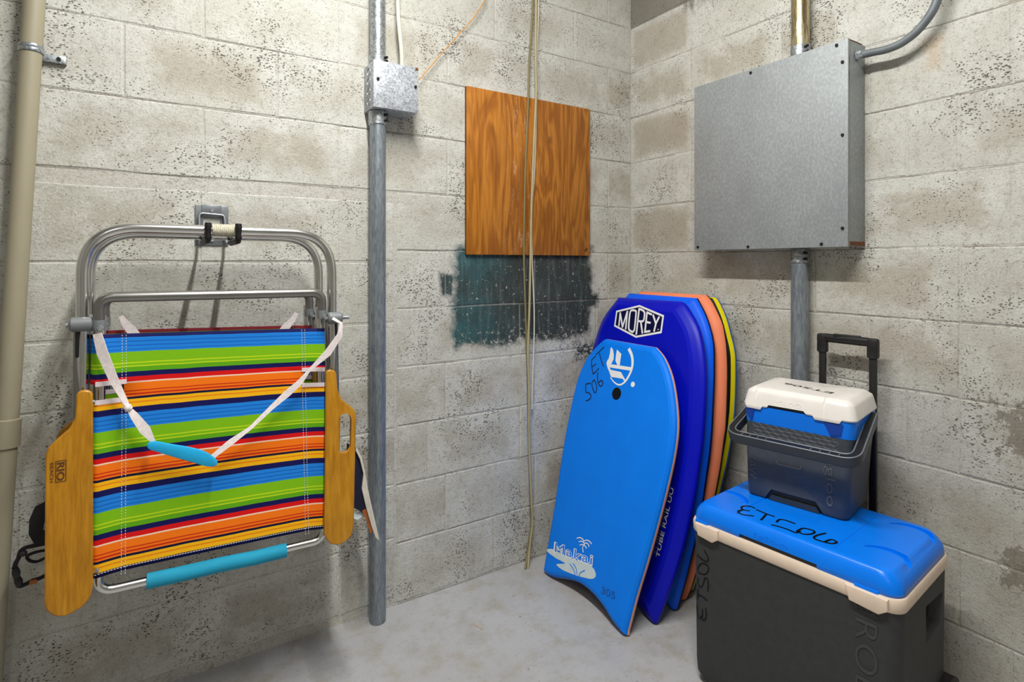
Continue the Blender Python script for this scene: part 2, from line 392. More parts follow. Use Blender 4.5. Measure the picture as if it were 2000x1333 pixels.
def catmull(pts, k=5, closed=False):
    P = [Vector(p) for p in pts]; n = len(P); out = []
    for i in range(n if closed else n - 1):
        if closed: a, b, c, d = P[i - 1], P[i], P[(i + 1) % n], P[(i + 2) % n]
        else: a, b, c, d = P[max(i - 1, 0)], P[i], P[i + 1], P[min(i + 2, n - 1)]
        for j in range(k):
            t = j / k
            out.append(0.5 * ((2 * b) + (c - a) * t + (2 * a - 5 * b + 4 * c - d) * t * t + (3 * b - a - 3 * c + d) * t ** 3))
    if not closed: out.append(P[-1])
    return out
def area2(o): return 0.5 * sum(o[i][0] * o[(i + 1) % len(o)][1] - o[(i + 1) % len(o)][0] * o[i][1] for i in range(len(o)))
def offset2(o, d):
    """offset a counter-clockwise 2-D outline inwards by d"""
    n = len(o); out = []
    for i in range(n):
        a = Vector(o[i - 1]); b = Vector(o[i]); c = Vector(o[(i + 1) % n])
        e0 = (b - a); e1 = (c - b)
        e0 = e0.normalized() if e0.length > 1e-9 else e1.normalized(); e1 = e1.normalized() if e1.length > 1e-9 else e0
        n0 = Vector((-e0.y, e0.x)); n1 = Vector((-e1.y, e1.x)); m = (n0 + n1)
        m = m.normalized() if m.length > 1e-6 else n0
        k = d / max(0.45, m.dot(n0))
        out.append((b.x + m.x * k, b.y + m.y * k))
    out = [Vector(p) for p in out]
    for _ in range(40):                       # collapse edges that flipped over in tight corners
        bad = False
        for i in range(n):
            j = (i + 1) % n
            if (out[j] - out[i]).dot(Vector(o[j]) - Vector(o[i])) < -1e-9:
                mid = (out[i] + out[j]) / 2; out[i] = mid.copy(); out[j] = mid.copy(); bad = True
        if not bad: break
    return [(p.x, p.y) for p in out]
def prism(o2, y0, y1, ax='xz'):
    """extrude a 2-D outline in the x-z plane from y0 to y1"""
    if area2(o2) < 0: o2 = o2[::-1]
    return loft([[(x, y0, z) for x, z in o2], [(x, y1, z) for x, z in o2]])
def prisms(o2, y0, y1, r):
    """same with rounded rims"""
    if area2(o2) < 0: o2 = o2[::-1]
    rg = [(y0, r), (y0 + r * 0.3, r * 0.3), (y0 + r, 0), (y1 - r, 0), (y1 - r * 0.3, r * 0.3), (y1, r)]
    return loft([[(x, y, z) for x, z in offset2(o2, d)] for y, d in rg])
def rrect(w, d, r, n=7, cx=0, cy=0):
    out = []
    for sx, sy, a0 in ((1, -1, -90), (1, 1, 0), (-1, 1, 90), (-1, -1, 180)):
        for k in range(n + 1):
            a = math.radians(a0 + 90 * k / n)
            out.append((cx + sx * (w / 2 - r) + r * math.cos(a), cy + sy * (d / 2 - r) + r * math.sin(a)))
    return out
def rloft(secs, n=7):
    """stack of rounded rectangles: (z, w, d, r[, cx, cy])"""
    return loft([[(x, y, s[0]) for x, y in rrect(s[1], s[2], s[3], n, *(s[4:] if len(s) > 4 else (0, 0)))] for s in secs])
def cut(o, cutter):
    """boolean difference, applied"""
    me = D.meshes.new('cutter'); vs, fs = cutter; me.from_pydata([tuple(v) for v in vs], [], fs)
    bm = bmesh.new(); bm.from_mesh(me); bmesh.ops.recalc_face_normals(bm, faces=bm.faces); bm.to_mesh(me); bm.free()
    for m in o.data.materials: me.materials.append(m)
    c = D.objects.new('cutter', me); COL.objects.link(c); c.matrix_world = o.matrix_world.copy()
    c.parent = o.parent; c.location = o.location
    md = o.modifiers.new('b', 'BOOLEAN'); md.operation = 'DIFFERENCE'; md.object = c; md.solver = 'EXACT'
    dg = bpy.context.evaluated_depsgraph_get(); dg.update()
    nm = D.meshes.new_from_object(o.evaluated_get(dg))
    o.modifiers.clear(); nm.name = o.data.name
    for p in nm.polygons: p.use_smooth = True
    nm.set_sharp_from_angle(angle=math.radians(35))
    o.data = nm; D.objects.remove(c)
    return o
def plane_map(e1, e2, org, nrm, lift):
    e1, e2, org, nrm = map(Vector, (e1, e2, org, nrm))
    return lambda a, b, h=0.0: org + e1 * a + e2 * b + nrm * (lift + h)
def stroke2(pts, w, cap=True, k=4, smooth=True):
    """flat brush stroke along 2-D points -> list of quads in 2-D"""
    P = catmull([(x, y, 0) for x, y in pts], k) if smooth and len(pts) > 2 else [Vector((x, y, 0)) for x, y in pts]
    n = len(P); L = []; R = []
    for i in range(n):
        t = (P[min(i + 1, n - 1)] - P[max(i - 1, 0)]).normalized(); s = Vector((-t.y, t.x, 0))
        wi = (w[0] + (w[1] - w[0]) * i / (n - 1)) if isinstance(w, tuple) else w
        e = Vector((0, 0, 0))
        if cap and i == 0: e = -t * wi * 0.35
        if cap and i == n - 1: e = t * wi * 0.35
        L.append(P[i] + s * wi / 2 + e); R.append(P[i] - s * wi / 2 + e)
    return [(v.x, v.y) for v in L + R], [(i, i + 1, n + i + 1, n + i) for i in range(n - 1)]
def flat(name, pieces, pm, mat, parent, label=None):
    """2-D pieces (verts, faces) or outlines laid on a surface by pm(a, b)"""
    V = []; Fc = []
    for i, pc in enumerate(pieces):
        if isinstance(pc, tuple): vs, fs = pc
        else: vs = pc; fs = [tuple(range(len(pc)))]
        b = len(V); V += [pm(x, y, 0.00004 * i) for x, y in vs]; Fc += [tuple(j + b for j in f) for f in fs]
    me = D.meshes.new(name); me.from_pydata([tuple(v) for v in V], [], Fc); me.materials.append(mat)
    o = D.objects.new(name, me); COL.objects.link(o); o.parent = parent
    if label: o['label'] = label
    return o
def text2(s, off=0.0, shear=0.0, space=1.0):
    cu = D.curves.new('t', 'FONT'); cu.body = s; cu.size = 1; cu.offset = off; cu.shear = shear; cu.space_character = space; cu.resolution_u = 4
    ob = D.objects.new('t', cu); COL.objects.link(ob)
    dg = bpy.context.evaluated_depsgraph_get(); dg.update()
    me = D.meshes.new_from_object(ob.evaluated_get(dg))
    vs = [(v.co.x, v.co.y) for v in me.vertices]; fs = [tuple(p.vertices) for p in me.polygons]
    D.objects.remove(ob); D.meshes.remove(me)
    return vs, fs
def textfit(s, p0, p1, h, off=0.0, shear=0.0, space=1.0):
    """text whose baseline runs from p0 to p1 and whose capitals are h tall"""
    vs, fs = text2(s, off, shear, space)
    w = max(x for x, y in vs); hh = 0.7
    p0 = Vector(p0); p1 = Vector(p1); e1 = (p1 - p0); L = e1.length; e1 = e1 / L; e2 = Vector((-e1.y, e1.x))
    return [tuple(p0 + e1 * (x / w * L) + e2 * (y / hh * h)) for x, y in vs], fs
def relief(name, piece, pm, h, mat, parent):
    """raised lettering: 2-D piece extruded by h off the surface"""
    vs, fs = piece; n = len(vs)
    V = [pm(x, y, h) for x, y in vs] + [pm(x, y, -0.001) for x, y in vs]
    cnt = {}
    for f in fs:
        for i in range(len(f)):
            e = (f[i], f[(i + 1) % len(f)]); cnt[e] = 1
    Fc = list(fs) + [(a, b, b + n, a + n) for (a, b) in cnt if (b, a) not in cnt]
    return mk(name, (V, Fc), mat, parent, smooth=0)
def ribbon(path, wdt, nrm, th=0.0015):
    """flat webbing; nrm = list of face normals or one"""
    P = [Vector(p) for p in path]; n = len(P); R = []
    for i in range(n):
        t = (P[min(i + 1, n - 1)] - P[max(i - 1, 0)]).normalized()
        nn = Vector(nrm[i] if isinstance(nrm, list) else nrm)
        nn = (nn - t * nn.dot(t)).normalized(); s = t.cross(nn)
        ww = wdt[i] if isinstance(wdt, list) else wdt
        R.append([P[i] + s * ww / 2 + nn * th / 2, P[i] - s * ww / 2 + nn * th / 2, P[i] - s * ww / 2 - nn * th / 2, P[i] + s * ww / 2 - nn * th / 2])
    return loft(R)

# ------------------------------------------------------------------ the room
ZC = 2.72
fl = structure(mk('floor', box(-3.9, 0.02, -4.3, 0.02, -0.05, 0.0), M['floor'], smooth=0))
structure(mk('ceiling', box(-3.9, 0.02, -4.3, 0.02, ZC, ZC + 0.05), M['ceil'], smooth=0))
structure(mk('wall_front', box(-3.9, 0.02, -4.35, -4.3, 0, ZC), M['plainwall'], smooth=0))
structure(mk('wall_far_left', box(-3.95, -3.9, -4.3, 0.02, 0, ZC), M['plainwall'], smooth=0))
wall_l = structure(mk('wall_left', box(-3.9, 0.05, 0.0013, 0.06, -0.02, ZC), M['wlm'], smooth=0))
wall_r = structure(mk('wall_right', box(0.0013, 0.06, -4.3, 0.05, -0.02, ZC), M['wrm'], smooth=0))
BC = {}
def block_mesh(wd, ht, mat, var):
    key = (round(wd, 3), round(ht, 3), mat.name, var)
    if key in BC: return BC[key]
    rnd = random.Random(hash((round(wd * 1000), round(ht * 1000), var)) & 0xffff)
    j = lambda: rnd.uniform(-0.0018, 0.0018)
    P = []
    hw, hh = wd / 2, ht / 2
    for x, z in ((-hw, -hh), (-hw * .35, -hh), (hw * .3, -hh), (hw, -hh), (hw, 0), (hw, hh), (hw * .35, hh), (-hw * .3, hh), (-hw, hh), (-hw, 0)):
        P.append((x + j(), z + j()))
    V = [(x * (1 - 0.0028 / hw), 0.0, z * (1 - 0.0028 / hh)) for x, z in P] + [(x, 0.0016, z) for x, z in P] + [(x, 0.014, z) for x, z in P]
    n = 10; Fc = [tuple(range(n))]
    for k in (0, 1):
        for i in range(n): Fc.append((k * n + i, (k + 1) * n + i, (k + 1) * n + (i + 1) % n, k * n + (i + 1) % n))
    me = D.meshes.new('concrete_block'); me.from_pydata(V, [], Fc)
    me.materials.append(mat)
    BC[key] = me; return me
cnt = 0
def lay(parent, side, z0, z1, joints, mat):
    global cnt
    js = sorted(joints)
    for a, b in zip(js[:-1], js[1:]):
        cnt += 1
        wd = round((b - a - 0.005) * 400) / 400; ht = round((z1 - z0 - 0.005) * 500) / 500
        o = D.objects.new('concrete_block', block_mesh(wd, ht, mat, cnt % 4)); COL.objects.link(o); o.parent = parent
        m = (a + b) / 2; zc = (z0 + z1) / 2; dp = random.uniform(-0.0012, 0.0004)
        if side == 'left': o.location = (m, dp, zc)
        else: o.location = (dp, m, zc); o.rotation_euler = (0, 0, -PI / 2)
Zk = [0.0] + [0.01 + 0.2025 * k for k in range(1, 14)] + [ZC]
def series(start, step, end):
    o = [start]
    while o[-1] - step > end: o.append(o[-1] - step)
    return o + [end]
for k in range(0, 14):
    z0 = Zk[k]; z1 = Zk[k + 1]
    if z1 - z0 < 0.03: continue
    first = -0.135 if k % 2 == 1 else -0.325
    if k in (4, 2): first = -0.205
    if k >= 7:
        js = [0.0] + series(first, 0.389, -3.6)
        lay(wall_l, 'left', z0, z1, js, M['wl'])
    else:
        js = [0.0] + [x for x in series(first, 0.393, -3.6) if x > -1.03] + [-1.108]
        lay(wall_l, 'left', z0, z1, js, M['wl'])
    rf = (0.0, -0.335, -0.70) if k in (6, 7, 9) else ((0.0, -0.402) if k % 2 == 0 else (0.0, -0.335))
    last = {5: -0.445}.get(k)
    if k == 5: rj = [0.0, -0.445] + series(-0.835, 0.39, -3.8)
    elif k % 2 == 1: rj = [0.0, -0.335, -0.72, -1.10 if k != 9 else -0.9] + series(-1.30 if k == 9 else -1.222 if k != 7 else -1.222, 0.395, -3.8)
    else: rj = [0.0, -0.402, -0.80, -0.95 if k == 6 else -1.0] + series(-1.333 if k != 4 else -1.226, 0.395, -3.8)
    rj = sorted(set(round(v, 3) for v in rj), reverse=True)
    rj = [v for i, v in enumerate(rj) if i == 0 or rj[i - 1] - v > 0.09]
    lay(wall_r, 'right', z0, z1, rj, M['wr'])
lowz = [0.0, 0.03, 0.235, 0.42, 0.612, 0.80, 0.978, 1.184, 1.39]
for i in range(1, 8):
    st = -1.30 if i % 2 else -1.49
    lay(wall_l, 'left', lowz[i], lowz[i + 1], [-1.114] + series(st, 0.40, -3.6), M['wl'])

# housings of the ceiling strip light and of the added fill light
for nm, lc, lb in (('ceiling_light', (-1.42, -1.22, 2.66), 'long narrow white strip light on the ceiling above the floor'), ('ceiling_light', (-2.55, -3.3, 2.66), 'white housing added for the unseen fill light behind the viewer')):
    t = root(nm, lb, 'light', lc)
    mk('housing', box(-0.05, 0.05, -0.63, 0.63, 0.025, 0.06), M['white'], t, bevel=0.004)

# ------------------------------------------------------------------ left wall things
PX = [-2.061,1.831,-2.106,0.901]
sl = (PX[2] - PX[0]) / (PX[3] - PX[1])
px_at = lambda z: PX[0] + sl * (z - PX[1])
t = root('painted_pipe', 'khaki painted pipe leaning slightly, strapped to the left wall', 'pipe', (px_at(0), -0.045, 0))
mk('pipe', tube([(px_at(z) - px_at(0), 0, z) for z in (0, 1, 2, ZC)], 0.0225, 20), M['pipepaint'], t)
zc_ = 0.77
mk('coupling', tube([(px_at(z) - px_at(0), 0, z) for z in (zc_ - 0.035, zc_ - 0.033, zc_ + 0.033, zc_ + 0.035)], [0.024, 0.027, 0.027, 0.024], 20), M['pipepaint'], t)
zs = 1.708; xs = px_at(zs) - px_at(0)
c = mk('pipe_strap', tube([(xs, 0, zs - 0.009), (xs, 0, zs - 0.004), (xs, 0, zs), (xs, 0, zs + 0.004), (xs, 0, zs + 0.009)], [0.0245, 0.026, 0.0245, 0.026, 0.0245], 20), M['galv'], t, label='two-band steel strap round the pipe')
mk('strap_tab', box(xs + 0.018, xs + 0.065, 0.030, 0.044, zs - 0.016, zs + 0.003), M['galv'], t, bevel=0.001)
mk('screw', cyl((xs + 0.05, 0.026, zs - 0.006), (xs + 0.05, 0.034, zs - 0.006), 0.005, 8), M['blackscrew'], t)

# junction box with its conduit
BX0, BX1, BZ0, BZ1 = -1.221, -1.070, 1.682, 1.831
t = root('junction_box', 'square spangled galvanised junction box on the left wall conduit', 'electrical box', ((BX0 + BX1) / 2, 0, BZ0))
hx = (BX1 - BX0) / 2
mk('box_body', box(-hx, hx, -0.097, 0.0, 0, 0.149), M['galvbox'], t, bevel=0.0012)
mk('cover_plate', box(-hx - 0.001, hx + 0.001, -0.1, -0.097, -0.001, 0.15), M['galvbox'], t, bevel=0.0008)
for zz in (0.026, 0.059, 0.092, 0.123):
    k = [(-hx - 0.0006, -0.05 + 0.015 * math.cos(a * PI / 8), zz + 0.013 * math.sin(a * PI / 8)) for a in range(16)]
    mk('knockout', tube(k, 0.0009, 5, True), M['galv'], t)
for sx, sz in ((-0.062, 0.09), (0.066, 0.085)):
    mk('screw', cyl((sx, -0.099, sz), (sx, -0.104, sz), 0.0045, 10), M['blackscrew'], t)
mk('rust_spot', box(0.066, 0.0755, -0.1014, -0.1, 0.141, 0.1495), M['rust'], t, label='small rust spot at the upper right corner')
CXL, CYL = -1.190, -0.047
def connector(t, x, y, z0, z1, r, m=None, sx=1):
    mk('connector', tube([(x, y, z0), (x, y, z0 + 0.003), (x, y, z1 - 0.003), (x, y, z1)], [r, r * 1.12, r * 1.12, r * 1.02], 22), M['galv'] if m is None else m, t)
    for dz in (0.3, 0.7):
        z = z0 + (z1 - z0) * dz
        mk('screw', cyl((x + sx * r * 0.55, y - r * 0.85, z), (x + sx * r * 0.75, y - r * 1.35, z), 0.0045, 10), M['blackscrew'], t)
t = root('conduit', 'grey galvanised conduit running from the junction box down to the floor', 'conduit', (CXL, CYL, 0))
mk('conduit_tube', tube([(0, 0, 0), (0, 0, 0.8), (0, 0, BZ0 - 0.04)], 0.0262, 26), M['conduit'], t)
connector(t, 0, 0, BZ0 - 0.048, BZ0 - 0.001, 0.0265)
t = root('conduit', 'short grey conduit rising from the junction box to the ceiling', 'conduit', (CXL, CYL, BZ1))
mk('conduit_tube', tube([(0.0, 0, 0.02), (0.0, 0, ZC - BZ1)], 0.0250, 26), M['galv'], t)
connector(t, 0, 0, 0.001, 0.032, 0.0262)
tx = -1.109
pth = [Vector(p) for p in [[-1.107,-0.05,1.855],[-1.109,-0.05,1.896],[-1.116,-0.05,1.964],[-1.121,-0.05,2.031],[-1.123,-0.05,2.169],[-1.123,-0.05,2.409]]]
pth[0].z = BZ1 + 0.0005
o = mk('cable', tube(catmull([(p.x - tx, p.y + 0.05, p.z - BZ1) for p in pth], 5), 0.0068, 12), M['cablewhite'])
o.location = (tx, -0.05, BZ1); tag(o, 'thick cream cable going up from the top of the junction box', 'cable')
w_ = [[-1.035,-0.02,1.819],[-1.006,-0.02,1.855],[-0.975,-0.02,1.893],[-0.951,-0.02,1.925],[-0.91,-0.02,1.974],[-0.859,-0.02,2.036],[-0.816,-0.02,2.089],[-0.788,-0.02,2.132],[-0.768,-0.02,2.171],[-0.757,-0.02,2.247]]
o = mk('orange_wire', tube(catmull([(p[0] - w_[0][0], p[1] + (0 if i else -0.01), p[2] - w_[0][2]) for i, p in enumerate(w_)], 4), 0.0021, 8), M['wireorange'])
o.location = (w_[0][0], 0, w_[0][2]); tag(o, 'thin orange wire running up diagonally from the junction box', 'wire')

# plywood
t = root('plywood_panel', 'square of orange-brown stained plywood on the left wall', 'panel', (-0.5465, 0, 1.524))
mk('panel', box(-0.2955, 0.2955, -0.014, -0.0005, -0.311, 0.311), M['ply'], t, bevel=0.001)
mk('edge_ply', box(-0.2965, -0.2957, -0.0125, -0.002, -0.310, 0.310), M['plyedge'], t)
for sx, sz in ((0.27, -0.29), (0.275, -0.283)):
    mk('nail', cyl((sx, -0.0135, sz), (sx, -0.0165, sz), 0.003, 8), M['blackscrew'], t)

# three cables hanging together
def cab(nm, pts, r, mat, label):
    o = mk(nm, tube(catmull([(p[0] - pts[-1][0], p[1] - pts[-1][1], p[2]) for p in pts], 5), r, 10), mat)
    o.location = (pts[-1][0], pts[-1][1], 0); tag(o, label, 'cable'); return o
cab('hanging_cable', [[-0.542,-0.02,2.671],[-0.549,-0.019,2.223],[-0.566,-0.02,1.996],[-0.573,-0.02,1.814],[-0.586,-0.02,1.551],[-0.59,-0.02,1.41],[-0.593,-0.02,1.21],[-0.586,-0.02,1.009],[-0.578,-0.019,0.848],[-0.573,-0.02,0.687],[-0.571,-0.02,0.546],[-0.566,-0.02,0.404],[-0.561,-0.019,0.241],[-0.556,-0.02,0.159],[-0.566,-0.02,0.101],[-0.576,-0.02,0.044],[-0.606,-0.05,0.0]], 0.0042, M['cabledark'], 'long olive cable hanging from above to the floor, left strand of the bundle')
cab('hanging_cable', [[-0.545,-0.031,2.663],[-0.542,-0.031,2.22],[-0.545,-0.031,2.017],[-0.542,-0.031,1.856],[-0.552,-0.031,1.673],[-0.564,-0.031,1.411],[-0.569,-0.031,1.21],[-0.574,-0.031,1.01],[-0.581,-0.031,0.83],[-0.576,-0.031,0.689],[-0.576,-0.031,0.549],[-0.572,-0.031,0.408],[-0.564,-0.031,0.246],[-0.559,-0.031,0.165],[-0.567,-0.031,0.106],[-0.574,-0.031,0.058],[-0.593,-0.049,0.0]], 0.0046, M['cable'], 'khaki cable hanging in front of the plywood, thickest of the bundle')
cab('hanging_cable', [[-0.526,-0.018,2.677],[-0.521,-0.018,2.23],[-0.529,-0.018,2.025],[-0.531,-0.018,1.821],[-0.541,-0.019,1.555],[-0.556,-0.019,1.372],[-0.551,-0.018,1.17],[-0.543,-0.018,1.008],[-0.543,-0.018,0.886],[-0.548,-0.018,0.765],[-0.551,-0.018,0.684],[-0.553,-0.018,0.603]], 0.0026, M['cablewhite'], 'thin pale cable ending halfway down the wall beside the thicker ones')

# wall hook
t = root('wall_hook', 'grey steel double wall hook with black rubber tips holding the beach chairs', 'hook', (-1.6705, 0, 1.232))
hp = mk('hook_plate', box(-0.043, 0.043, -0.006, 0.0, 0.0, 0.116), M['hookmetal'], t, bevel=0.002)
cut(hp, box(-0.022, 0.022, -0.02, 0.02, 0.040, 0.080))
mk('plate_lip', box(-0.027, 0.025, -0.0085, -0.0055, 0.082, 0.1175), M['hookmetal'], t, bevel=0.001)
hk = fillet([(-0.028, -0.270, 0.046), (-0.028, -0.270, 0.006), (-0.031, -0.03, 0.004), (-0.033, -0.012, 0.092), (0.032, -0.012, 0.088), (0.036, -0.03, 0.004), (0.040, -0.270, 0.006), (0.040, -0.270, 0.046)], [0, 0.014, 0.012, 0.01, 0.01, 0.012, 0.014, 0], 6)
mk('hook_rod', tube(hk, 0.0042, 12), M['hookmetal'], t)
for s, sx in ((-0.028, -0.0305), (0.040, 0.0385)):
    p = fillet([(s, -0.270, 0.049), (s, -0.270, 0.006), (sx, -0.10, 0.0047)], 0.016, 8)
    fine = []
    for a, b in zip(p[:-1], p[1:]):
        m = max(1, int((b - a).length / 0.006))
        fine += [a.lerp(b, q / m) for q in range(m)]
    fine.append(p[-1])
    mk('rubber_tip', tube(fine, [0.0074 + 0.0010 * math.sin(i * 1.15) for i in range(len(fine))], 12), M['rubber'], t, label='black ribbed rubber sleeve with upturned tip')
for z in (0.102, 0.016): mk('screw', cyl((0.0, -0.008, z), (0.0, -0.0112, z), 0.005, 12), M['galv'], t)

# ------------------------------------------------------------------ beach chairs
W2 = 0.2775
def ytilt(z): return -0.255 - (1.02 - z) * 0.0877       # world depth of the hanging chair's face
CX, CY, CZ = -1.6705, -0.25, 1.264
def make_chair(label, dy, dz, front):
    t = root('folding_beach_chair', label, 'beach chair', (CX, CY + dy, CZ + dz), group=None)
    T = lambda x, off, z: (x - CX, (ytilt(z) if z < 1.05 else -0.2524 - (1.05 - z) * 0.0877 * 0.0) + off - CY, z - CZ)
    fz = lambda z: z - CZ
    # back frame: tall inverted U
    p = fillet([(-W2, 0.0 - 0.01, fz(0.62)), (-W2, 0, 0.0), (W2, 0, -0.002), (W2, 0.0 - 0.01, fz(0.62))], 0.11, 14)
    mk('back_frame', tube(p, 0.0127, 20), M['alu'], t, label='polished aluminium back frame')
    # seat frame loop with the darker upper bar
    mk('upper_bar', tube(fillet([(-0.246, -0.022, fz(1.045)), (-0.246, -0.022, fz(1.103)), (0.246, -0.022, fz(1.100)), (0.246, -0.022, fz(1.045))], 0.048, 10), 0.0118, 18), M['alugrey'], t, label='dull grey aluminium cross bar')
    fb = fillet([T(-1.9145, 0.008, 1.06), T(-1.9165, 0.006, 0.448), T(-1.4275, 0.004, 0.437), T(-1.4265, 0.008, 1.06)], 0.032, 9)
    mk('seat_frame', tube(fb, 0.0098, 18), M['alu'], t)
    for s in (-1, 1):
        x = s * 0.246
        mk('collar', tube([(x, -0.022, fz(1.03)), (x, -0.022, fz(1.045)), (x, -0.022, fz(1.052))], [0.0125, 0.0135, 0.0128], 16), M['hinge'], t)
        mk('screw', cyl((x + 0.004, -0.034, fz(1.035)), (x + 0.004, -0.042, fz(1.035)), 0.006, 10), M['galv'], t)
        # hinge sleeve
        xa, xb = (-0.300, -0.256) if s < 0 else (0.262, 0.302)
        z = fz(1.043 if s < 0 else 1.028)
        h = mk('hinge', tube([(xa, -0.014, z), (xa + 0.004, -0.014, z), (xb - 0.004, -0.014, z), (xb, -0.014, z)], [0.0125, 0.0165, 0.0165, 0.0125], 18), M['hinge'], t)
        mk('hinge_bolt', cyl((xa - 0.006, -0.014, z), (xb + 0.02, -0.014, z), 0.005, 10), M['galv'], h)
        mk('hinge_leg', box(s * 0.283 - 0.007, s * 0.283 + 0.007, -0.016, 0.0, z - 0.075, z - 0.01), M['black'], h, bevel=0.003)
        # inner folded legs
        mk('leg', tube([T(CX + s * 0.262, 0.024, 1.03), T(CX + s * 0.262, 0.026, 0.56)], 0.0105, 14), M['alu'], t)
        mk('leg', tube([T(CX + s * 0.2845, 0.006, 1.035), T(CX + s * 0.2845, 0.010, 0.76)], 0.0105, 14), M['alugrey'], t)
    # canvas: grid, wrapped round the side tubes
    xs = [-0.261, -0.2585, -0.254, -0.247, -0.236, -0.22, -0.2, -0.15, -0.08, 0, 0.08, 0.15, 0.2, 0.22, 0.232, 0.242, 0.248, 0.2515, 0.2535]
    zt, zb = 1.018, 0.487
    rows = 46; V = []; Fc = []
    def cloth_y(x, z):
        e = max(0.0, 1 - (0.256 - abs(x)) / 0.06)
        y = 0.004 * (1 - (x / 0.26) ** 2) - 0.0135 * min(1, e) ** 1.5
        if abs(x) > 0.2495: y += 0.02 * ((abs(x) - 0.2495) / 0.012) ** 1.5
        sag = 0.010 * math.sin(PI * (zt - z) / (zt - zb)) * (1 - (x / 0.26) ** 2)
        return y + sag
    def edge(x, z):                      # lower hem rises at the seams
        return z
    zs_ = [zt + (zb - zt) * j / rows for j in range(rows + 1)]
    for c in (0.906, 0.868): zs_.append(c)
    zs_ = sorted(set(zs_), reverse=True)
    for z in zs_:
        for x in xs:
            q = T(CX + x, cloth_y(x, z), z)
            dz_ = -0.012 * (x / 0.26) if False else 0.0
            V.append((q[0], q[1], q[2] - 0.017 * (x + 0.26) / 0.52 + dz_))
    nx = len(xs)
    for j in range(len(zs_) - 1):
        zm = (zs_[j] + zs_[j + 1]) / 2
        for i in range(nx - 1):
            xm = (xs[i] + xs[i + 1]) / 2
            if 0.868 < zm < 0.906 and abs(xm) > 0.2: continue
            Fc.append((j * nx + i, j * nx + i + 1, (j + 1) * nx + i + 1, (j + 1) * nx + i))
    cl = mk('canvas_seat', (V, Fc), M['stripe'] if front else M['stripe2'], t, smooth=60, label='multicoloured striped canvas' if front else 'striped canvas with dark red top edge')
    md = cl.modifiers.new('thick', 'SOLIDIFY'); md.thickness = 0.0022; md.offset = 1
    for s in (-1, 1):
        for zz in (0.9075, 0.8665):
            path = [T(CX + s * a, cloth_y(s * a, zz) - 0.0022, zz - 0.017 * (s * a + 0.26) / 0.52) for a in (0.195, 0.215, 0.235, 0.247, 0.2525)]
            mk('binding', ribbon(path, 0.0105, (0, -1, 0), 0.0025), M['tape'], cl, label='white binding tape')
        for off in (0.0, 0.0075):
            x = s * (0.196 + off)
            pr = []
            for zz in zs_[::4]:
                if 0.86 < zz < 0.91: continue
                pr.append(zz)
            segs = []
            for zz in [zt - 0.004 - 0.0065 * q for q in range(83)]:
                if 0.858 < zz < 0.914: continue
                a = T(CX + x, cloth_y(x, zz) - 0.0030, zz - 0.017 * (x + 0.26) / 0.52)
                segs.append(box(a[0] - 0.0006, a[0] + 0.0006, a[1] - 0.0004, a[1] + 0.0008, a[2] - 0.0017, a[2] + 0.0017))
            mk('stitching', join(*segs), M['thread'], cl)['kind'] = 'stuff'
    hem = []
    for q in range(88):
        x = -0.25 + 0.5 * q / 87
        a = T(CX + x, cloth_y(x, zb + 0.006) - 0.0030, zb + 0.008 - 0.017 * (x + 0.26) / 0.52)
        hem.append(box(a[0] - 0.002, a[0] + 0.002, a[1] - 0.0004, a[1] + 0.0008, a[2] - 0.0006, a[2] + 0.0006))
    mk('stitching', join(*hem), M['thread'], cl)['kind'] = 'stuff'
    for x in (-0.247, 0.243):
        a = T(CX + x, cloth_y(x, zb + 0.02) - 0.004, zb + 0.018)
        mk('rivet', cyl(a, (a[0], a[1] - 0.003, a[2]), 0.0045, 10), M['galv'], cl)
    # arms
    L0 = [(-1.955, 0.901), (-1.926, 0.899), (-1.923, 0.482), (-1.927, 0.460), (-1.940, 0.444), (-1.969, 0.433), (-1.990, 0.441), (-2.004, 0.462), (-2.006, 0.772), (-2.001, 0.788), (-1.985, 0.804), (-1.966, 0.821), (-1.957, 0.842), (-1.955, 0.870)]
    R0 = [(-1.420, 0.886), (-1.412, 0.892), (-1.394, 0.887), (-1.391, 0.840), (-1.383, 0.812), (-1.366, 0.795), (-1.348, 0.780), (-1.342, 0.762), (-1.350, 0.600), (-1.356, 0.470), (-1.364, 0.442), (-1.392, 0.430), (-1.420, 0.437), (-1.434, 0.465), (-1.428, 0.62), (-1.424, 0.75)]
    for nm, o2 in (('l', L0), ('r', R0)):
        m = len(o2); poly = []
        for i in range(m):
            poly.append(o2[i])
        sm = [(v.x, v.y) for v in fillet([(a, b, 0) for a, b in poly], 0.026, 6, closed=True)]
        if area2(sm) < 0: sm = sm[::-1]
        def ring(off, d): return [T(x, off, z) for x, z in offset2(sm, d)]
        yb = -0.034
        vf = loft([ring(yb, 0.0025), ring(yb + 0.002, 0.0), ring(yb + 0.012, 0.0), ring(yb + 0.014, 0.0025)])
        a = mk('armrest', vf, M['wood'], t, smooth=30)
        if nm == 'r':
            s0 = [(-1.3735 + 0.0180 * math.cos(q * PI / 8), 0.7525 + 0.0180 * math.sin(q * PI / 8)) for q in range(9)] + [(-1.3765 + 0.0180 * math.cos(q * PI / 8), 0.683 + 0.0180 * math.sin(q * PI / 8)) for q in range(8, 17)]
            cut(a, loft([[T(x, -0.06, z) for x, z in s0], [T(x, 0.02, z) for x, z in s0]]))
            a['label'] = 'wooden armrest with an oval bottle opening slot'
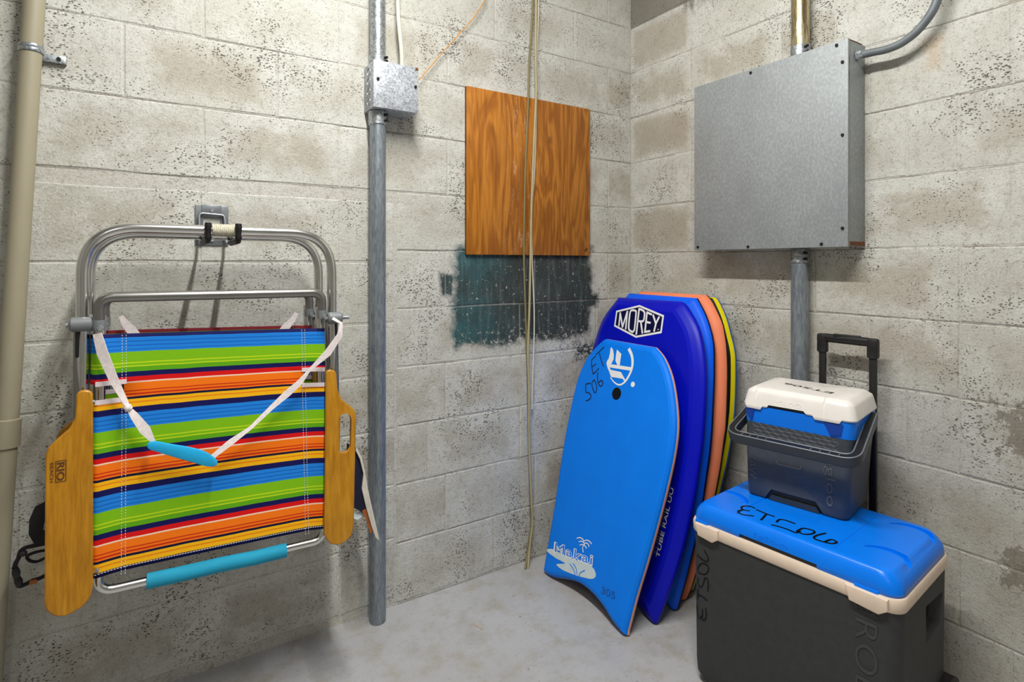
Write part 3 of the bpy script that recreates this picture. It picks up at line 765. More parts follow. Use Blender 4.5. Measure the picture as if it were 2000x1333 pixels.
        if nm == 'l' and front:
            pm = lambda x, z, h=0.0: Vector(T(x, yb - 0.0006 - h, z))
            bx = [(-1.9880, 0.7570), (-1.9710, 0.7570), (-1.9710, 0.7135), (-1.9880, 0.7135)]
            fr = [stroke2([bx[i], bx[(i + 1) % 4]], 0.0014, smooth=False) for i in range(4)]
            flat('stamp', fr + [textfit('RIO', (-1.9860, 0.7550), (-1.9860, 0.7160), 0.0125, off=0.02)], pm, M['stamp'], a, 'dark burnt-in maker stamp')
            flat('stamp', [textfit('BEACH', (-1.9980, 0.7560), (-1.9980, 0.7150), 0.0060)], pm, M['stamp'], a)
        s = -1 if nm == 'l' else 1
        mk('arm_bolt', cyl(T(CX + s * 0.252, -0.026, 0.872), T(CX + s * 0.262, -0.026, 0.872), 0.005, 10), M['galv'], t)
    if front:
        fo = [[-1.826,-0.306,0.449],[-1.756,-0.306,0.446],[-1.675,-0.306,0.444],[-1.595,-0.306,0.439],[-1.524,-0.306,0.438]]
        mk('foam_grip', tube([(p[0] - CX, T(0, -0.002, 0.44)[1], p[2] - CZ) for p in fo], 0.0172, 22), M['foam'], t, label='teal foam sleeve on the lower bar')
        sp = [[-1.919,-0.286,1.023],[-1.909,-0.292,0.979],[-1.888,-0.298,0.918],[-1.868,-0.3,0.869],[-1.861,-0.304,0.852],[-1.85,-0.306,0.834],[-1.829,-0.308,0.798],[-1.812,-0.312,0.768]]
        sp = [Vector((p[0] - CX, p[1] - CY, p[2] - CZ)) for p in sp]
        mk('strap', ribbon(sp, [0.018, 0.024, 0.018, 0.012, 0.009, 0.016, 0.022, 0.008], [(-.4, -1, 0), (-.5, -.9, 0), (-.2, -1, 0), (.5, -1, 0), (.7, -.8, 0), (.2, -1, 0), (0, -1, 0), (0, -1, 0)], 0.002), M['web'], t, label='twisted white carrying strap')
        mk('strap_knot', tube([sp[4] + Vector((-.006, -.002, .004)), sp[4], sp[4] + Vector((.006, -.002, -.004))], [0.005, 0.0095, 0.005], 10), M['web'], t)
        sp = [[-1.399,-0.285,1.03],[-1.378,-0.292,1.015],[-1.382,-0.294,0.983],[-1.416,-0.3,0.938],[-1.465,-0.304,0.897],[-1.489,-0.303,0.867],[-1.521,-0.303,0.841],[-1.558,-0.304,0.811],[-1.607,-0.308,0.768],[-1.653,-0.311,0.74],[-1.693,-0.316,0.713]]
        sp = [Vector((p[0] - CX, p[1] - CY, p[2] - CZ)) for p in sp]
        mk('strap', ribbon(sp, [0.008, 0.010, 0.018, 0.020, 0.007, 0.015, 0.018, 0.012, 0.009, 0.015, 0.011], [(0, -1, 0), (.6, -1, 0), (.4, -1, 0), (.2, -1, 0), (0, -1, .6), (0, -1, .1), (0, -1, 0), (0, -1, .4), (0, -1, .6), (0, -1, .2), (0, -1, 0)], 0.002), M['web'], t, label='twisted white carrying strap')
        pd = [[-1.825,-0.316,0.767],[-1.812,-0.316,0.772],[-1.782,-0.316,0.761],[-1.741,-0.316,0.746],[-1.714,-0.316,0.733],[-1.696,-0.316,0.719],[-1.683,-0.316,0.703],[-1.685,-0.316,0.691],[-1.704,-0.316,0.693],[-1.73,-0.316,0.706],[-1.772,-0.316,0.728],[-1.807,-0.316,0.747],[-1.822,-0.316,0.756]]
        o2 = [(p[0] - CX, p[2] - CZ) for p in pd]
        if area2(o2) < 0: o2 = o2[::-1]
        y0 = -0.318 - CY
        mk('strap_pad', prisms([(v.x, v.y) for v in catmull([(a, b, 0) for a, b in o2], 3, True)], y0 - 0.004, y0 + 0.004, 0.003), M['cyanpad'], t, label='bright cyan shoulder pad on the strap')
    # unseen pouch added behind the canvas to deepen the shadow below
    pz0, pz1 = fz(0.53), fz(0.95)
    mk('shadow_pouch', rloft([(pz0, 0.36, 0.03, 0.014, 0, 0.028 - 0.04), (pz0 + 0.05, 0.41, 0.052, 0.02, 0, 0.034 - 0.035), (pz1 - 0.05, 0.41, 0.05, 0.02, 0, 0.036 - 0.005), (pz1, 0.40, 0.03, 0.014, 0, 0.036)]), M['navycloth'], t, label='dark navy pouch added to deepen the shadow below the chair')
    return t
t1 = make_chair('striped folding beach chair with wooden arms, front one of two on the wall hook', 0.0, 0.0, True)
t2 = make_chair('striped folding beach chair behind the front one, nearer the wall on the hook', 0.150, -0.006, False)
# white rope wound round the front chair's top bar
def helix(x0, x1, r, turns, n):
    return [(x0 + (x1 - x0) * i / n, r * math.cos(2 * PI * turns * i / n), r * math.sin(2 * PI * turns * i / n)) for i in range(n + 1)]
mk('rope_wrap', tube(helix(-0.018, 0.034, 0.0138, 12, 150), 0.0024, 6), M['rope'], t1, label='dirty white cord wound round the top bar')
# straps, buckles and flap of the rear chair
def RL(pts): return [Vector((p[0] - CX, p[1] - (CY + 0.150), p[2] - (CZ - 0.006))) for p in pts]
for pts in ([[-1.882,-0.135,1.048],[-1.874,-0.135,1.032],[-1.861,-0.135,1.013],[-1.848,-0.135,0.992]], [[-1.462,-0.135,1.036],[-1.473,-0.135,1.018],[-1.493,-0.135,0.996],[-1.506,-0.135,0.975]]):
    mk('strap', ribbon(RL(pts), [0.010, 0.016, 0.022, 0.022], (0, -1, 0.1), 0.002), M['web'], t2)
bs = [[-2.024,-0.11,0.601],[-2.04,-0.11,0.593],[-2.046,-0.11,0.57],[-2.049,-0.11,0.54],[-2.04,-0.11,0.523],[-2.026,-0.11,0.512]]
mk('shoulder_strap', ribbon(RL(bs), [0.02, 0.026, 0.03, 0.026, 0.03, 0.02], (0, -1, 0), 0.006), M['blackcloth'], t2, label='black padded shoulder strap')
lp = [[-2.028,-0.11,0.508],[-2.049,-0.11,0.508],[-2.068,-0.11,0.508],[-2.077,-0.11,0.501],[-2.08,-0.11,0.488],[-2.086,-0.11,0.474],[-2.088,-0.11,0.456],[-2.084,-0.11,0.438],[-2.08,-0.11,0.421],[-2.069,-0.11,0.421],[-2.056,-0.11,0.426],[-2.041,-0.11,0.428],[-2.026,-0.11,0.433]]
mk('strap_loop', tube(catmull(RL(lp), 3), 0.0048, 8, sx=1.0, sy=0.6), M['blackcloth'], t2, label='black webbing loop')
lp = [[-2.028,-0.112,0.492],[-2.045,-0.112,0.493],[-2.058,-0.112,0.491],[-2.065,-0.112,0.486],[-2.06,-0.112,0.476],[-2.049,-0.112,0.47],[-2.037,-0.112,0.472],[-2.026,-0.112,0.478]]
mk('strap_loop', tube(catmull(RL(lp), 3), 0.0036, 8), M['blackcloth'], t2)
b_ = [[-2.086,-0.112,0.466],[-2.083,-0.112,0.444],[-2.078,-0.112,0.423],[-2.067,-0.112,0.5],[-2.076,-0.112,0.493],[-2.053,-0.112,0.425]]
for a, c_ in ((0, 1), (1, 2), (3, 4)):
    q = RL([b_[a], b_[c_]])
    mk('buckle', tube([q[0], q[0].lerp(q[1], .5), q[1]], [0.006, 0.0085, 0.006], 8), M['black'], t2)
q = RL([b_[5]])[0]
mk('strap_tab', box(q.x - 0.007, q.x + 0.007, q.y - 0.006, q.y, q.z - 0.005, q.z + 0.005), M['tan'], t2, bevel=0.001)
fp = [[-1.311,-0.13,0.627],[-1.289,-0.13,0.611],[-1.274,-0.13,0.578],[-1.264,-0.13,0.529],[-1.254,-0.13,0.471],[-1.244,-0.13,0.405],[-1.261,-0.13,0.399],[-1.28,-0.13,0.421],[-1.296,-0.13,0.433],[-1.315,-0.13,0.445]]
fp = RL(fp); y0 = fp[0].y
mk('cooler_pouch', prisms([(p.x, p.z) for p in fp], y0 - 0.02, y0 + 0.02, 0.004), M['navycloth'], t2, label='dark pouch bulging out past the armrest')
fp = RL([[-1.295,-0.155,0.622],[-1.278,-0.155,0.589],[-1.269,-0.155,0.545],[-1.259,-0.155,0.488],[-1.245,-0.155,0.422],[-1.232,-0.155,0.364],[-1.223,-0.155,0.32],[-1.235,-0.155,0.333],[-1.249,-0.155,0.376],[-1.265,-0.155,0.435],[-1.278,-0.155,0.493],[-1.273,-0.155,0.538],[-1.284,-0.155,0.584],[-1.297,-0.155,0.613]])
y0 = fp[0].y
mk('pouch_flap', prisms([(p.x, p.z) for p in fp], y0 - 0.004, y0 + 0.004, 0.001), M['creamcloth'], t2, label='cream fabric flap hanging beside the conduit')
q = RL([[-1.269,-0.15,0.424],[-1.257,-0.15,0.397],[-1.243,-0.15,0.349]])
mk('leather_tab', ribbon(q, 0.013, (0, -1, 0), 0.004), M['tan'], t2, label='tan strap end')
q = RL([[-1.302,-0.14,0.413],[-1.286,-0.14,0.403],[-1.27,-0.14,0.412]])
mk('strap_end', ribbon(q, 0.018, (0, -1, 0.3), 0.002), M['inkgrey'], t2)

# ------------------------------------------------------------------ right wall things
t = root('electrical_cabinet', 'large flat grey sheet steel electrical cabinet on the right wall', 'electrical cabinet', (0, -0.7125, 1.229))
mk('cabinet_body', box(-0.094, -0.0005, -0.2765, 0.2765, 0.003, 0.609), M['sheet'], t, bevel=0.0015)
mk('front_cover', box(-0.1, -0.0945, -0.277, 0.2775, 0.0, 0.612), M['sheet'], t, bevel=0.0012)
mk('cover_edge', box(-0.0985, -0.094, -0.2785, -0.277, 0.002, 0.61), M['alugrey'], t)
for y, z in ((-0.245, 0.600), (0.04, 0.600), (-0.262, 0.545), (-0.262, 0.33), (-0.262, 0.055), (-0.20, 0.010), (0.05, 0.008), (0.26, 0.012)):
    mk('screw', cyl((-0.099, y, z), (-0.1035, y, z), 0.0045, 10), M['blackscrew'], t)
mk('rust_edge', box(-0.093, -0.003, -0.2773, -0.2766, 0.0035, 0.016), M['rust'], t, label='rusty lower side edge')
mk('rust_edge', box(-0.094, -0.02, -0.2773, -0.272, 0.6075, 0.6098), M['rust'], t, label='rusty upper side edge')
YR = -0.809
t = root('conduit', 'grey conduit running from under the wall cabinet down behind the coolers', 'conduit', (-0.04, YR, 0))
mk('conduit_tube', tube([(0, 0, 0.0), (0, 0, 0.6), (0, 0, 1.18)], 0.0265, 26), M['conduit'], t)
connector(t, 0, 0, 1.180, 1.2285, 0.0245, sx=-1)
YR2 = -0.811
t = root('conduit', 'brassy stained conduit rising from the wall cabinet to the ceiling', 'conduit', (-0.04, YR2, 1.842))
mk('conduit_tube', tube([(0, 0, 0.03), (0, 0, 0.3), (0, 0, ZC - 1.842)], 0.0280, 26), M['brasspipe'], t)
connector(t, 0, 0, 0.001, 0.045, 0.0265, sx=-1)
fp = [[-0.05,-1.016,1.797],[-0.05,-1.034,1.794],[-0.05,-1.068,1.791],[-0.05,-1.103,1.795],[-0.05,-1.136,1.81],[-0.05,-1.163,1.833],[-0.05,-1.183,1.86],[-0.05,-1.194,1.889],[-0.05,-1.199,1.921],[-0.05,-1.201,1.975]]
fp[0][1] = -0.9905
p = [(v[0] + 0.05, v[1] + 0.99, v[2] - 1.796) for v in fp] + [(0, fp[-1][1] + 0.99, ZC - 1.796)]
t = root('flexible_conduit', 'grey flexible conduit curving up from the right side of the wall cabinet', 'conduit', (-0.05, -0.99, 1.796))
mk('flex_tube', tube(catmull(p, 6), 0.0112, 16), M['flex'], t)
mk('fitting', tube([(0, -0.001, p[0][2]), (0, -0.006, p[0][2]), (0, -0.012, p[0][2]), (0, -0.018, p[0][2] + 0.001)], [0.016, 0.016, 0.0135, 0.0135], 8), M['galv'], t, label='cast locknut fitting')

# ------------------------------------------------------------------ bodyboards
def interp(tab, v):
    if v <= tab[0][0]: return tab[0][1]
    for (a, b), (c, d) in zip(tab[:-1], tab[1:]):
        if v <= c: return b + (d - b) * (v - a) / (c - a)
    return tab[-1][1]
def board(label, xb, xt, zt, left, right, tail, T, secs, mats, lift, shift=0.0):
    """left/right: (v, u) samples bottom to top; tail: (u, v) from right to left; secs: (depth, inset, material slot)"""
    v = Vector((xt - xb, 0, zt)).normalized(); u = Vector((0, -1, 0)); n = v.cross(u)
    m = Matrix(((u.x, n.x, v.x, xb), (u.y, n.y, v.y, 0), (u.z, n.z, v.z, lift), (0, 0, 0, 1)))
    if shift: m = Matrix.Translation(-n * shift) @ m
    t = root('bodyboard', label, 'bodyboard', mat=m)
    Lp = [(p.x, p.y) for p in catmull([(b, a, 0) for a, b in left], 3)]
    Rp = [(p.x, p.y) for p in catmull([(b, a, 0) for a, b in right], 3)]
    o2 = Rp + Lp[::-1] + [(p.x, p.y) for p in catmull([(a, b, 0) for a, b in tail[::-1]], 3)]
    cl = [o2[0]]
    for q in o2[1:]:
        if (Vector(q) - Vector(cl[-1])).length > 0.004: cl.append(q)
    o2 = cl
    if (Vector(o2[0]) - Vector(o2[-1])).length < 0.004: o2.pop()
    if area2(o2) < 0: o2 = o2[::-1]
    R3 = [[(x, y, z) for x, z in offset2(o2, d)] for y, d in secs]
    # parts: deck (front cap + first section), rails, slick (back)
    def part(nm, a, b, mat, cap0=False, cap1=False, lab=None):
        V = [p for r in R3[a:b + 1] for p in r]; k = len(R3[0]); Fc = []
        for i in range(b - a):
            for j in range(k): Fc.append((i * k + j, i * k + (j + 1) % k, (i + 1) * k + (j + 1) % k, (i + 1) * k + j))
        if cap0: Fc.append(tuple(range(k)))
        if cap1: Fc.append(tuple((b - a) * k + j for j in range(k)))
        return mk(nm, (V, Fc), mat, t, smooth=50 if nm == 'rail' else 9, label=lab)
    for nm, a, b, mt, c0, c1, lab in mats: part(nm, a, b, mt, c0, c1, lab)
    return t, o2
tail_f = [(0.552, 0.006), (0.54, 0.000), (0.515, 0.004), (0.48, 0.014), (0.435, 0.033), (0.38, 0.046), (0.33, 0.049), (0.28, 0.043), (0.225, 0.026), (0.17, 0.006), (0.135, 0.000), (0.113, 0.000)]
tb, o2 = board('bright blue bodyboard with white crest and palm print, front of the leaning stack', -0.56, -0.30, 0.875,
    [(0.006, 0.106), (0.12, 0.098), (0.243, 0.088), (0.36, 0.073), (0.49, 0.060), (0.60, 0.055), (0.70, 0.055), (0.759, 0.062), (0.82, 0.082), (0.87, 0.118), (0.905, 0.155), (0.913, 0.168)],
    [(0.015, 0.548), (0.121, 0.556), (0.238, 0.571), (0.37, 0.584), (0.485, 0.592), (0.583, 0.594), (0.664, 0.586), (0.743, 0.561), (0.822, 0.522), (0.878, 0.476), (0.905, 0.438), (0.914, 0.421)],
    tail_f, 0.05, [(0.0, 0.020), (0.003, 0.010), (0.010, 0.003), (0.018, 0.0), (0.021, -0.0008), (0.028, 0.0), (0.038, 0.010), (0.045, 0.022)],
    [('deck', 0, 3, M['f1'], True, False, None), ('seam_edge', 3, 5, M['f1b'], False, False, 'thin peach lower edge'), ('slick', 5, 7, M['f1t'], False, True, 'black underside')], 0.0055, 0.012)
pm = lambda x, z, h=0.0: Vector((x, -0.0007 - h, z))
k_ = lambda P: [tuple(q) for q in P]
zz1 = {'E1':[[0.1274,0.8187],[0.1306,0.805],[0.1411,0.785],[0.153,0.7665]],'E2':[[0.1266,0.8192],[0.1349,0.8285],[0.1445,0.8358]],'E3':[[0.1379,0.7927],[0.1475,0.8001],[0.1555,0.8078]],'E4':[[0.1525,0.7662],[0.1657,0.7783],[0.1772,0.7935]],'T1':[[0.1443,0.8423],[0.1617,0.8595],[0.1809,0.8783]],'T2':[[0.1631,0.8511],[0.1791,0.8297],[0.201,0.805]],'51':[[0.1495,0.7284],[0.1349,0.7257],[0.1248,0.7206]],'52':[[0.1248,0.7206],[0.1287,0.7052],[0.136,0.6911],[0.1492,0.6925],[0.1619,0.6882],[0.1699,0.6803],[0.1636,0.6685],[0.1461,0.6591]],'0':[[0.1647,0.7444],[0.1579,0.7342],[0.1653,0.7164],[0.1813,0.7016],[0.1887,0.6999],[0.1916,0.7131],[0.1844,0.7306],[0.1689,0.7443],[0.1626,0.744]],'6':[[0.1784,0.7762],[0.1806,0.7617],[0.19,0.7422],[0.2033,0.73],[0.2126,0.7296],[0.2185,0.7401],[0.2133,0.7486],[0.2045,0.7501],[0.1951,0.741]]}
flat('marker_writing', [stroke2(k_(v), 0.0042) for v in zz1.values()], pm, M['ink'], tb, 'black handwritten letters and number')
cr = {'flame':[[0.2222,0.8838],[0.2332,0.8753],[0.2432,0.8581],[0.2476,0.8399],[0.2433,0.8267],[0.2406,0.8201],[0.2417,0.8056],[0.2321,0.8124],[0.2133,0.8242],[0.2211,0.8402],[0.2215,0.8614],[0.2188,0.878]],'bar':[[0.2287,0.8186],[0.345,0.8244],[0.346,0.8115],[0.2341,0.8061]],'wing':[[0.2552,0.8782],[0.2825,0.8648],[0.284,0.8454],[0.2866,0.8211],[0.2732,0.8215],[0.2592,0.8358],[0.2561,0.8537],[0.2546,0.8702]],'low':[[0.241,0.7982],[0.3001,0.7988],[0.3341,0.7715],[0.3264,0.7692],[0.3159,0.7763],[0.2577,0.7731]]}
flat('crest_print', [k_(v) for v in cr.values()] + [stroke2(k_([[0.3173,0.8866],[0.3335,0.871],[0.3444,0.8524],[0.3499,0.8312],[0.3491,0.8101],[0.3426,0.79],[0.3328,0.7713],[0.321,0.7591],[0.3062,0.7518],[0.2888,0.7526],[0.2708,0.759],[0.253,0.7692]]), (0.0130, 0.0035)), stroke2(k_([[0.2174,0.8228],[0.2297,0.8058],[0.2426,0.7933],[0.2605,0.7736]]), 0.0095, cap=False),
    [(a, b) for a, b in [(0.3714 + 0.0098 * math.cos(q * PI / 10), 0.7656 + 0.0098 * math.sin(q * PI / 10)) for q in range(20)]]], pm, M['inkwhite'], tb, 'white crest logo with a dot')
plug = [0.3007,0.7181]
mk('leash_plug', tube([(plug[0], 0.002, plug[1]), (plug[0], -0.001, plug[1]), (plug[0], -0.0012, plug[1])], [0.0225, 0.0225, 0.0195], 24), M['f4b'], tb, label='round black leash plug')
sb = [[0.1103,0.08],[0.123,0.0893],[0.1441,0.0972],[0.2042,0.1027],[0.2382,0.1052],[0.2741,0.1133],[0.3087,0.1219],[0.3341,0.1278],[0.3542,0.1281],[0.371,0.1243],[0.3837,0.1147],[0.3843,0.1047],[0.376,0.0954],[0.361,0.0877],[0.3198,0.0759],[0.2898,0.0681],[0.2541,0.0607],[0.2216,0.055],[0.1966,0.0544],[0.1817,0.0559],[0.1849,0.061],[0.2016,0.0685],[0.2281,0.081],[0.1977,0.0789],[0.1732,0.0758],[0.1364,0.0754],[0.12,0.0762]]
tp = [[0.1478,0.0901],[0.3607,0.1315],[0.1484,0.0928],[0.1301,0.1271]]
hM = (Vector(tp[3]) - Vector(tp[2])).length
off = Vector((0.0, 0.0))
flat('palm_print', [k_(sb)], pm, M['inkgrey'], tb, 'pale surfboard and palm print')
pm2 = lambda x, z, h=0.0: Vector((x, -0.0009 - h, z)); pm3 = lambda x, z, h=0.0: Vector((x, -0.0011 - h, z))
flat('name_print', [textfit('Makai', tp[0], tp[1], hM * 0.86, off=0.042, space=1.1)], pm2, M['inkwhite'], tb, 'white outline of the name')
i0 = Vector(tp[0]); i1 = Vector(tp[1]); e_ = (i1 - i0).normalized(); up_ = Vector((-e_.y, e_.x))
flat('name_print', [textfit('Makai', i0 + e_ * 0.004 + up_ * 0.0022, i1 - e_ * 0.004 + up_ * 0.0022, hM * 0.80, off=0.0, space=1.12)], pm3, M['f1'], tb)
fr_ = [[[0.2575,0.1815],[0.2713,0.19],[0.2876,0.1907],[0.2959,0.1867]], [[0.2959,0.1867],[0.3069,0.1955],[0.3223,0.1974],[0.3338,0.1941]], [[0.2716,0.1753],[0.2834,0.1822],[0.2964,0.1825],[0.301,0.1786]], [[0.3002,0.1812],[0.3099,0.1866],[0.3192,0.1861],[0.3253,0.1814]], [[0.2793,0.1667],[0.2911,0.1736],[0.3043,0.1756],[0.315,0.1713]], [[0.2982,0.1731],[0.2968,0.1637],[0.3035,0.1535]]]
flat('palm_print', [stroke2(k_(f), (0.0028, 0.0042)) for f in fr_], pm2, M['inkwhite'], tb)
g_ = [[[0.2512,0.0893],[0.2734,0.081],[0.2874,0.0684]], [[0.2662,0.0976],[0.2845,0.0902],[0.2963,0.0739]], [[0.3069,0.073],[0.3115,0.0865],[0.3293,0.1016]]]
flat('palm_print', [stroke2(k_(f), 0.0035) for f in g_], pm2, M['f1'], tb)
n_ = [[0.4207,0.0701],[0.4869,0.0806]]
flat('marker_writing', [textfit('305', n_[0], n_[1], 0.022)], pm, M['inkfaint'], tb, 'faint marker number')

def sym(right, c):
    return [(v, 2 * c - u) for v, u in right]
tail_b = lambda l, r: [(r, 0.004), (r - 0.02, 0.0), (r - 0.08, 0.02), (r - 0.16, 0.04), ((l + r) / 2, 0.048), (l + 0.16, 0.04), (l + 0.08, 0.02), (l + 0.02, 0.0), (l, 0.004)]
S2 = [(0.0, 0.048), (0.004, 0.034), (0.012, 0.018), (0.019, 0.004), (0.026, 0.0), (0.034, 0.002), (0.036, 0.002), (0.046, 0.014)]
R2 = [(0.012, 0.562), (0.141, 0.594), (0.267, 0.618), (0.416, 0.631), (0.521, 0.631), (0.62, 0.630), (0.706, 0.623), (0.816, 0.608), (0.906, 0.583), (0.985, 0.545), (1.050, 0.484), (1.066, 0.460)]
L2 = [(0.012, 0.09), (0.2, 0.04), (0.42, 0.012), (0.6, 0.008), (0.72, 0.014), (0.80, 0.024), (0.863, 0.033), (0.91, 0.042), (0.973, 0.062), (1.035, 0.108), (1.064, 0.132)]
tb2, _ = board('royal blue bodyboard with a white hexagon logo, second in the stack', -0.455, -0.215, 1.04, L2, R2, tail_b(0.09, 0.558), 0.05, S2,
    [('deck', 0, 2, M['f2'], True, False, None), ('rail', 2, 5, M['f2'], False, False, None), ('slick', 5, 7, M['f2b'], False, True, 'dark navy underside')], 0.0075, 0.004)
hx_ = [[0.1555,1.0054],[0.2784,1.0369],[0.4083,1.0065],[0.4102,0.9408],[0.2869,0.9096],[0.1583,0.9417]]
hx_ = k_(hx_)
if area2(hx_) < 0: hx_ = hx_[::-1]
def ringpiece(o2, w):
    i2 = offset2(o2, w); n = len(o2)
    return o2 + i2, [(i, (i + 1) % n, n + (i + 1) % n, n + i) for i in range(n)]
flat('hexagon_logo', [ringpiece(hx_, 0.0075)], pm, M['inkwhite'], tb2, 'white hexagon logo frame')
flat('hexagon_logo', [offset2(hx_, 0.0075)], lambda x, z, h=0: Vector((x, -0.0004, z)), M['f2b'], tb2, 'dark logo ground')
LT = {'M1':[[0.1849,0.9476],[0.1807,0.9975]],'M2':[[0.1807,0.9975],[0.2064,0.9443]],'M3':[[0.2064,0.9443],[0.2189,1.007]],'M4':[[0.2189,1.007],[0.2257,0.9388]],'O1':[[0.2489,1.0142],[0.237,1.0107],[0.2349,0.9942],[0.2393,0.9519],[0.2459,0.936],[0.266,0.9296]],'O2':[[0.2489,1.0142],[0.2629,1.0127],[0.2675,1.0022],[0.2722,0.9509],[0.2719,0.937],[0.266,0.9296]],'R1':[[0.2797,1.0222],[0.2865,0.9241]],'R2':[[0.2799,1.0212],[0.2968,1.0182],[0.3096,1.0108],[0.3132,0.9944],[0.3113,0.9776],[0.2966,0.9742],[0.2881,0.9745]],'R3':[[0.2988,0.9744],[0.3166,0.9316]],'E1':[[0.3232,1.0119],[0.3287,0.936]],'E2':[[0.3234,1.0108],[0.3465,1.0054]],'E3':[[0.3257,0.9748],[0.3472,0.9731]],'E4':[[0.3286,0.9364],[0.3519,0.9421]],'Y1':[[0.3564,1.0032],[0.3762,0.9724]],'Y2':[[0.3863,0.9976],[0.3762,0.9724],[0.3735,0.9452]],'dot':[[0.3899,0.9522],[0.3936,0.9524]]}
flat('name_print', [stroke2(k_(v), 0.0078 if n != 'dot' else 0.003, smooth=(n in ('O1', 'O2', 'R2'))) for n, v in LT.items()], pm2, M['inkwhite'], tb2, 'white block letters')
rr = [[0.5506,0.2068],[0.5677,0.4363],[0.5391,0.2084],[0.5527,0.4346]]
# printed on the bevelled rail: follow the surface depth there
def raildepth(x, z):
    ue = interp(R2, z); ins = ue - x
    tab = [(0.0, 0.026), (0.004, 0.019), (0.018, 0.012), (0.034, 0.004), (0.048, 0.0), (0.2, 0.0)]
    return interp(tab, max(0, ins))
pr_ = lambda x, z, h=0.0: Vector((x, raildepth(x, z) - 0.0016 - h, z))
flat('rail_print', [textfit('TUBE RAIL UU', rr[2], rr[3], 0.0135, off=0.01, shear=0.0)], lambda x, z, h=0: pr_(x, z) + Vector((0, 0.0004, 0)), M['flex'], tb2, 'grey shadow lettering')
flat('rail_print', [textfit('TUBE RAIL UU', rr[0], rr[1], 0.0135, off=0.012)], pr_, M['inkwhite'], tb2, 'white lettering along the rail')
R3_ = [(0.012, 0.547), (0.125, 0.568), (0.30, 0.592), (0.465, 0.601), (0.593, 0.603), (0.759, 0.591), (0.831, 0.583), (0.899, 0.573), (0.951, 0.555), (1.006, 0.525), (1.055, 0.487), (1.068, 0.475)]
S3 = [(0.0, 0.040), (0.004, 0.028), (0.012, 0.012), (0.020, 0.002), (0.026, 0.0), (0.036, 0.0), (0.037, 0.001), (0.045, 0.012)]
board('cobalt blue bodyboard without markings, third in the stack', -0.345, -0.16, 1.053, sym(R3_, 0.306), R3_, tail_b(0.075, 0.543), 0.05, S3,
    [('deck', 0, 2, M['f3'], True, False, None), ('rail', 2, 4, M['f3'], False, False, None), ('slick', 4, 7, M['f2b'], False, True, 'dark navy underside')], 0.007, 0.005)
R4_ = [(0.012, 0.524), (0.104, 0.549), (0.408, 0.597), (0.582, 0.608), (0.635, 0.609), (0.79, 0.597), (0.884, 0.583), (0.94, 0.568), (0.98, 0.552), (1.043, 0.508), (1.066, 0.484), (1.072, 0.476)]
S4 = [(0.0, 0.030), (0.003, 0.020), (0.010, 0.008), (0.018, 0.0), (0.030, 0.0), (0.038, 0.0), (0.039, 0.001), (0.046, 0.008)]
board('salmon orange bodyboard with black underside, fourth in the stack', -0.272, -0.105, 1.06, sym(R4_, 0.316), R4_, tail_b(0.11, 0.52), 0.05, S4,
    [('deck', 0, 2, M['f4'], True, False, None), ('rail', 2, 4, M['f4'], False, False, None), ('slick', 4, 7, M['f4b'], False, True, 'black underside')], 0.0065, 0.006)
R5_ = [(0.012, 0.500), (0.2, 0.54), (0.419, 0.576), (0.513, 0.590), (0.661, 0.599), (0.821, 0.588), (0.876, 0.578), (0.922, 0.560), (0.988, 0.532), (1.045, 0.495), (1.060, 0.479)]
S5 = [(0.0, 0.022), (0.002, 0.010), (0.006, 0.004), (0.012, 0.002), (0.020, 0.0), (0.026, 0.0), (0.027, -0.002), (0.034, 0.0), (0.040, 0.010)]
board('yellow railed bodyboard with blue back edge, rearmost against the wall', -0.205, -0.053, 1.06, sym(R5_, 0.316), R5_, tail_b(0.135, 0.496), 0.04, S5,
    [('deck', 0, 2, M['f5'], True, False, 'black deck'), ('rail', 2, 5, M['f5y'], False, False, 'bright yellow rail'), ('slick', 5, 8, M['f5b'], False, True, 'blue back skin')], 0.0055, 0.004)

# ------------------------------------------------------------------ big wheeled cooler
def frame(cx, cy, dx, dy, z):
    l = math.hypot(dx, dy); dx /= l; dy /= l
    return Matrix(((dx, -dy, 0, cx), (dy, dx, 0, cy), (0, 0, 1, z), (0, 0, 0, 1)))
MB_ = frame(-0.326, -1.009, 0.109, -0.994, 0.0)
t = root('wheeled_cooler', 'big charcoal wheeled cooler with a blue lid standing on the floor', 'cooler', mat=MB_)
body = mk('body', rloft([(0.0, 0.45, 0.30, 0.028), (0.006, 0.462, 0.312, 0.03), (0.03, 0.500, 0.338, 0.032), (0.06, 0.504, 0.341, 0.032), (0.44, 0.512, 0.345, 0.032)]), M['cooler'], t, smooth=30)
cut(body, loft([[(0.232, a, b) for a, b in ((0.004, 0.372), (0.118, 0.362), (0.098, 0.312), (0.016, 0.300))], [(0.26, a, b) for a, b in ((-0.006, 0.385), (0.132, 0.372), (0.108, 0.300), (0.004, 0.290))]]))
mk('grip_shade', box(0.2322, 0.2330, 0.010, 0.108, 0.306, 0.366), M['black'], t, label='black plate painting the shade inside the side hand grip')  # thin black plate stands in for shade at the back of the recess
mk('grip_lip', tube(fillet([(0.2475, -0.012, 0.388), (0.2475, 0.138, 0.376), (0.2475, 0.112, 0.294), (0.2475, 0.0, 0.282)], 0.02, 5, True), 0.0055, 8, True), M['cooler'], t)
mk('rim', rloft([(0.425, 0.516, 0.350, 0.033), (0.428, 0.520, 0.354, 0.035), (0.450, 0.522, 0.356, 0.036), (0.4555, 0.517, 0.35, 0.034)]), M['cream'], t, smooth=40, label='cream rim under the lid')
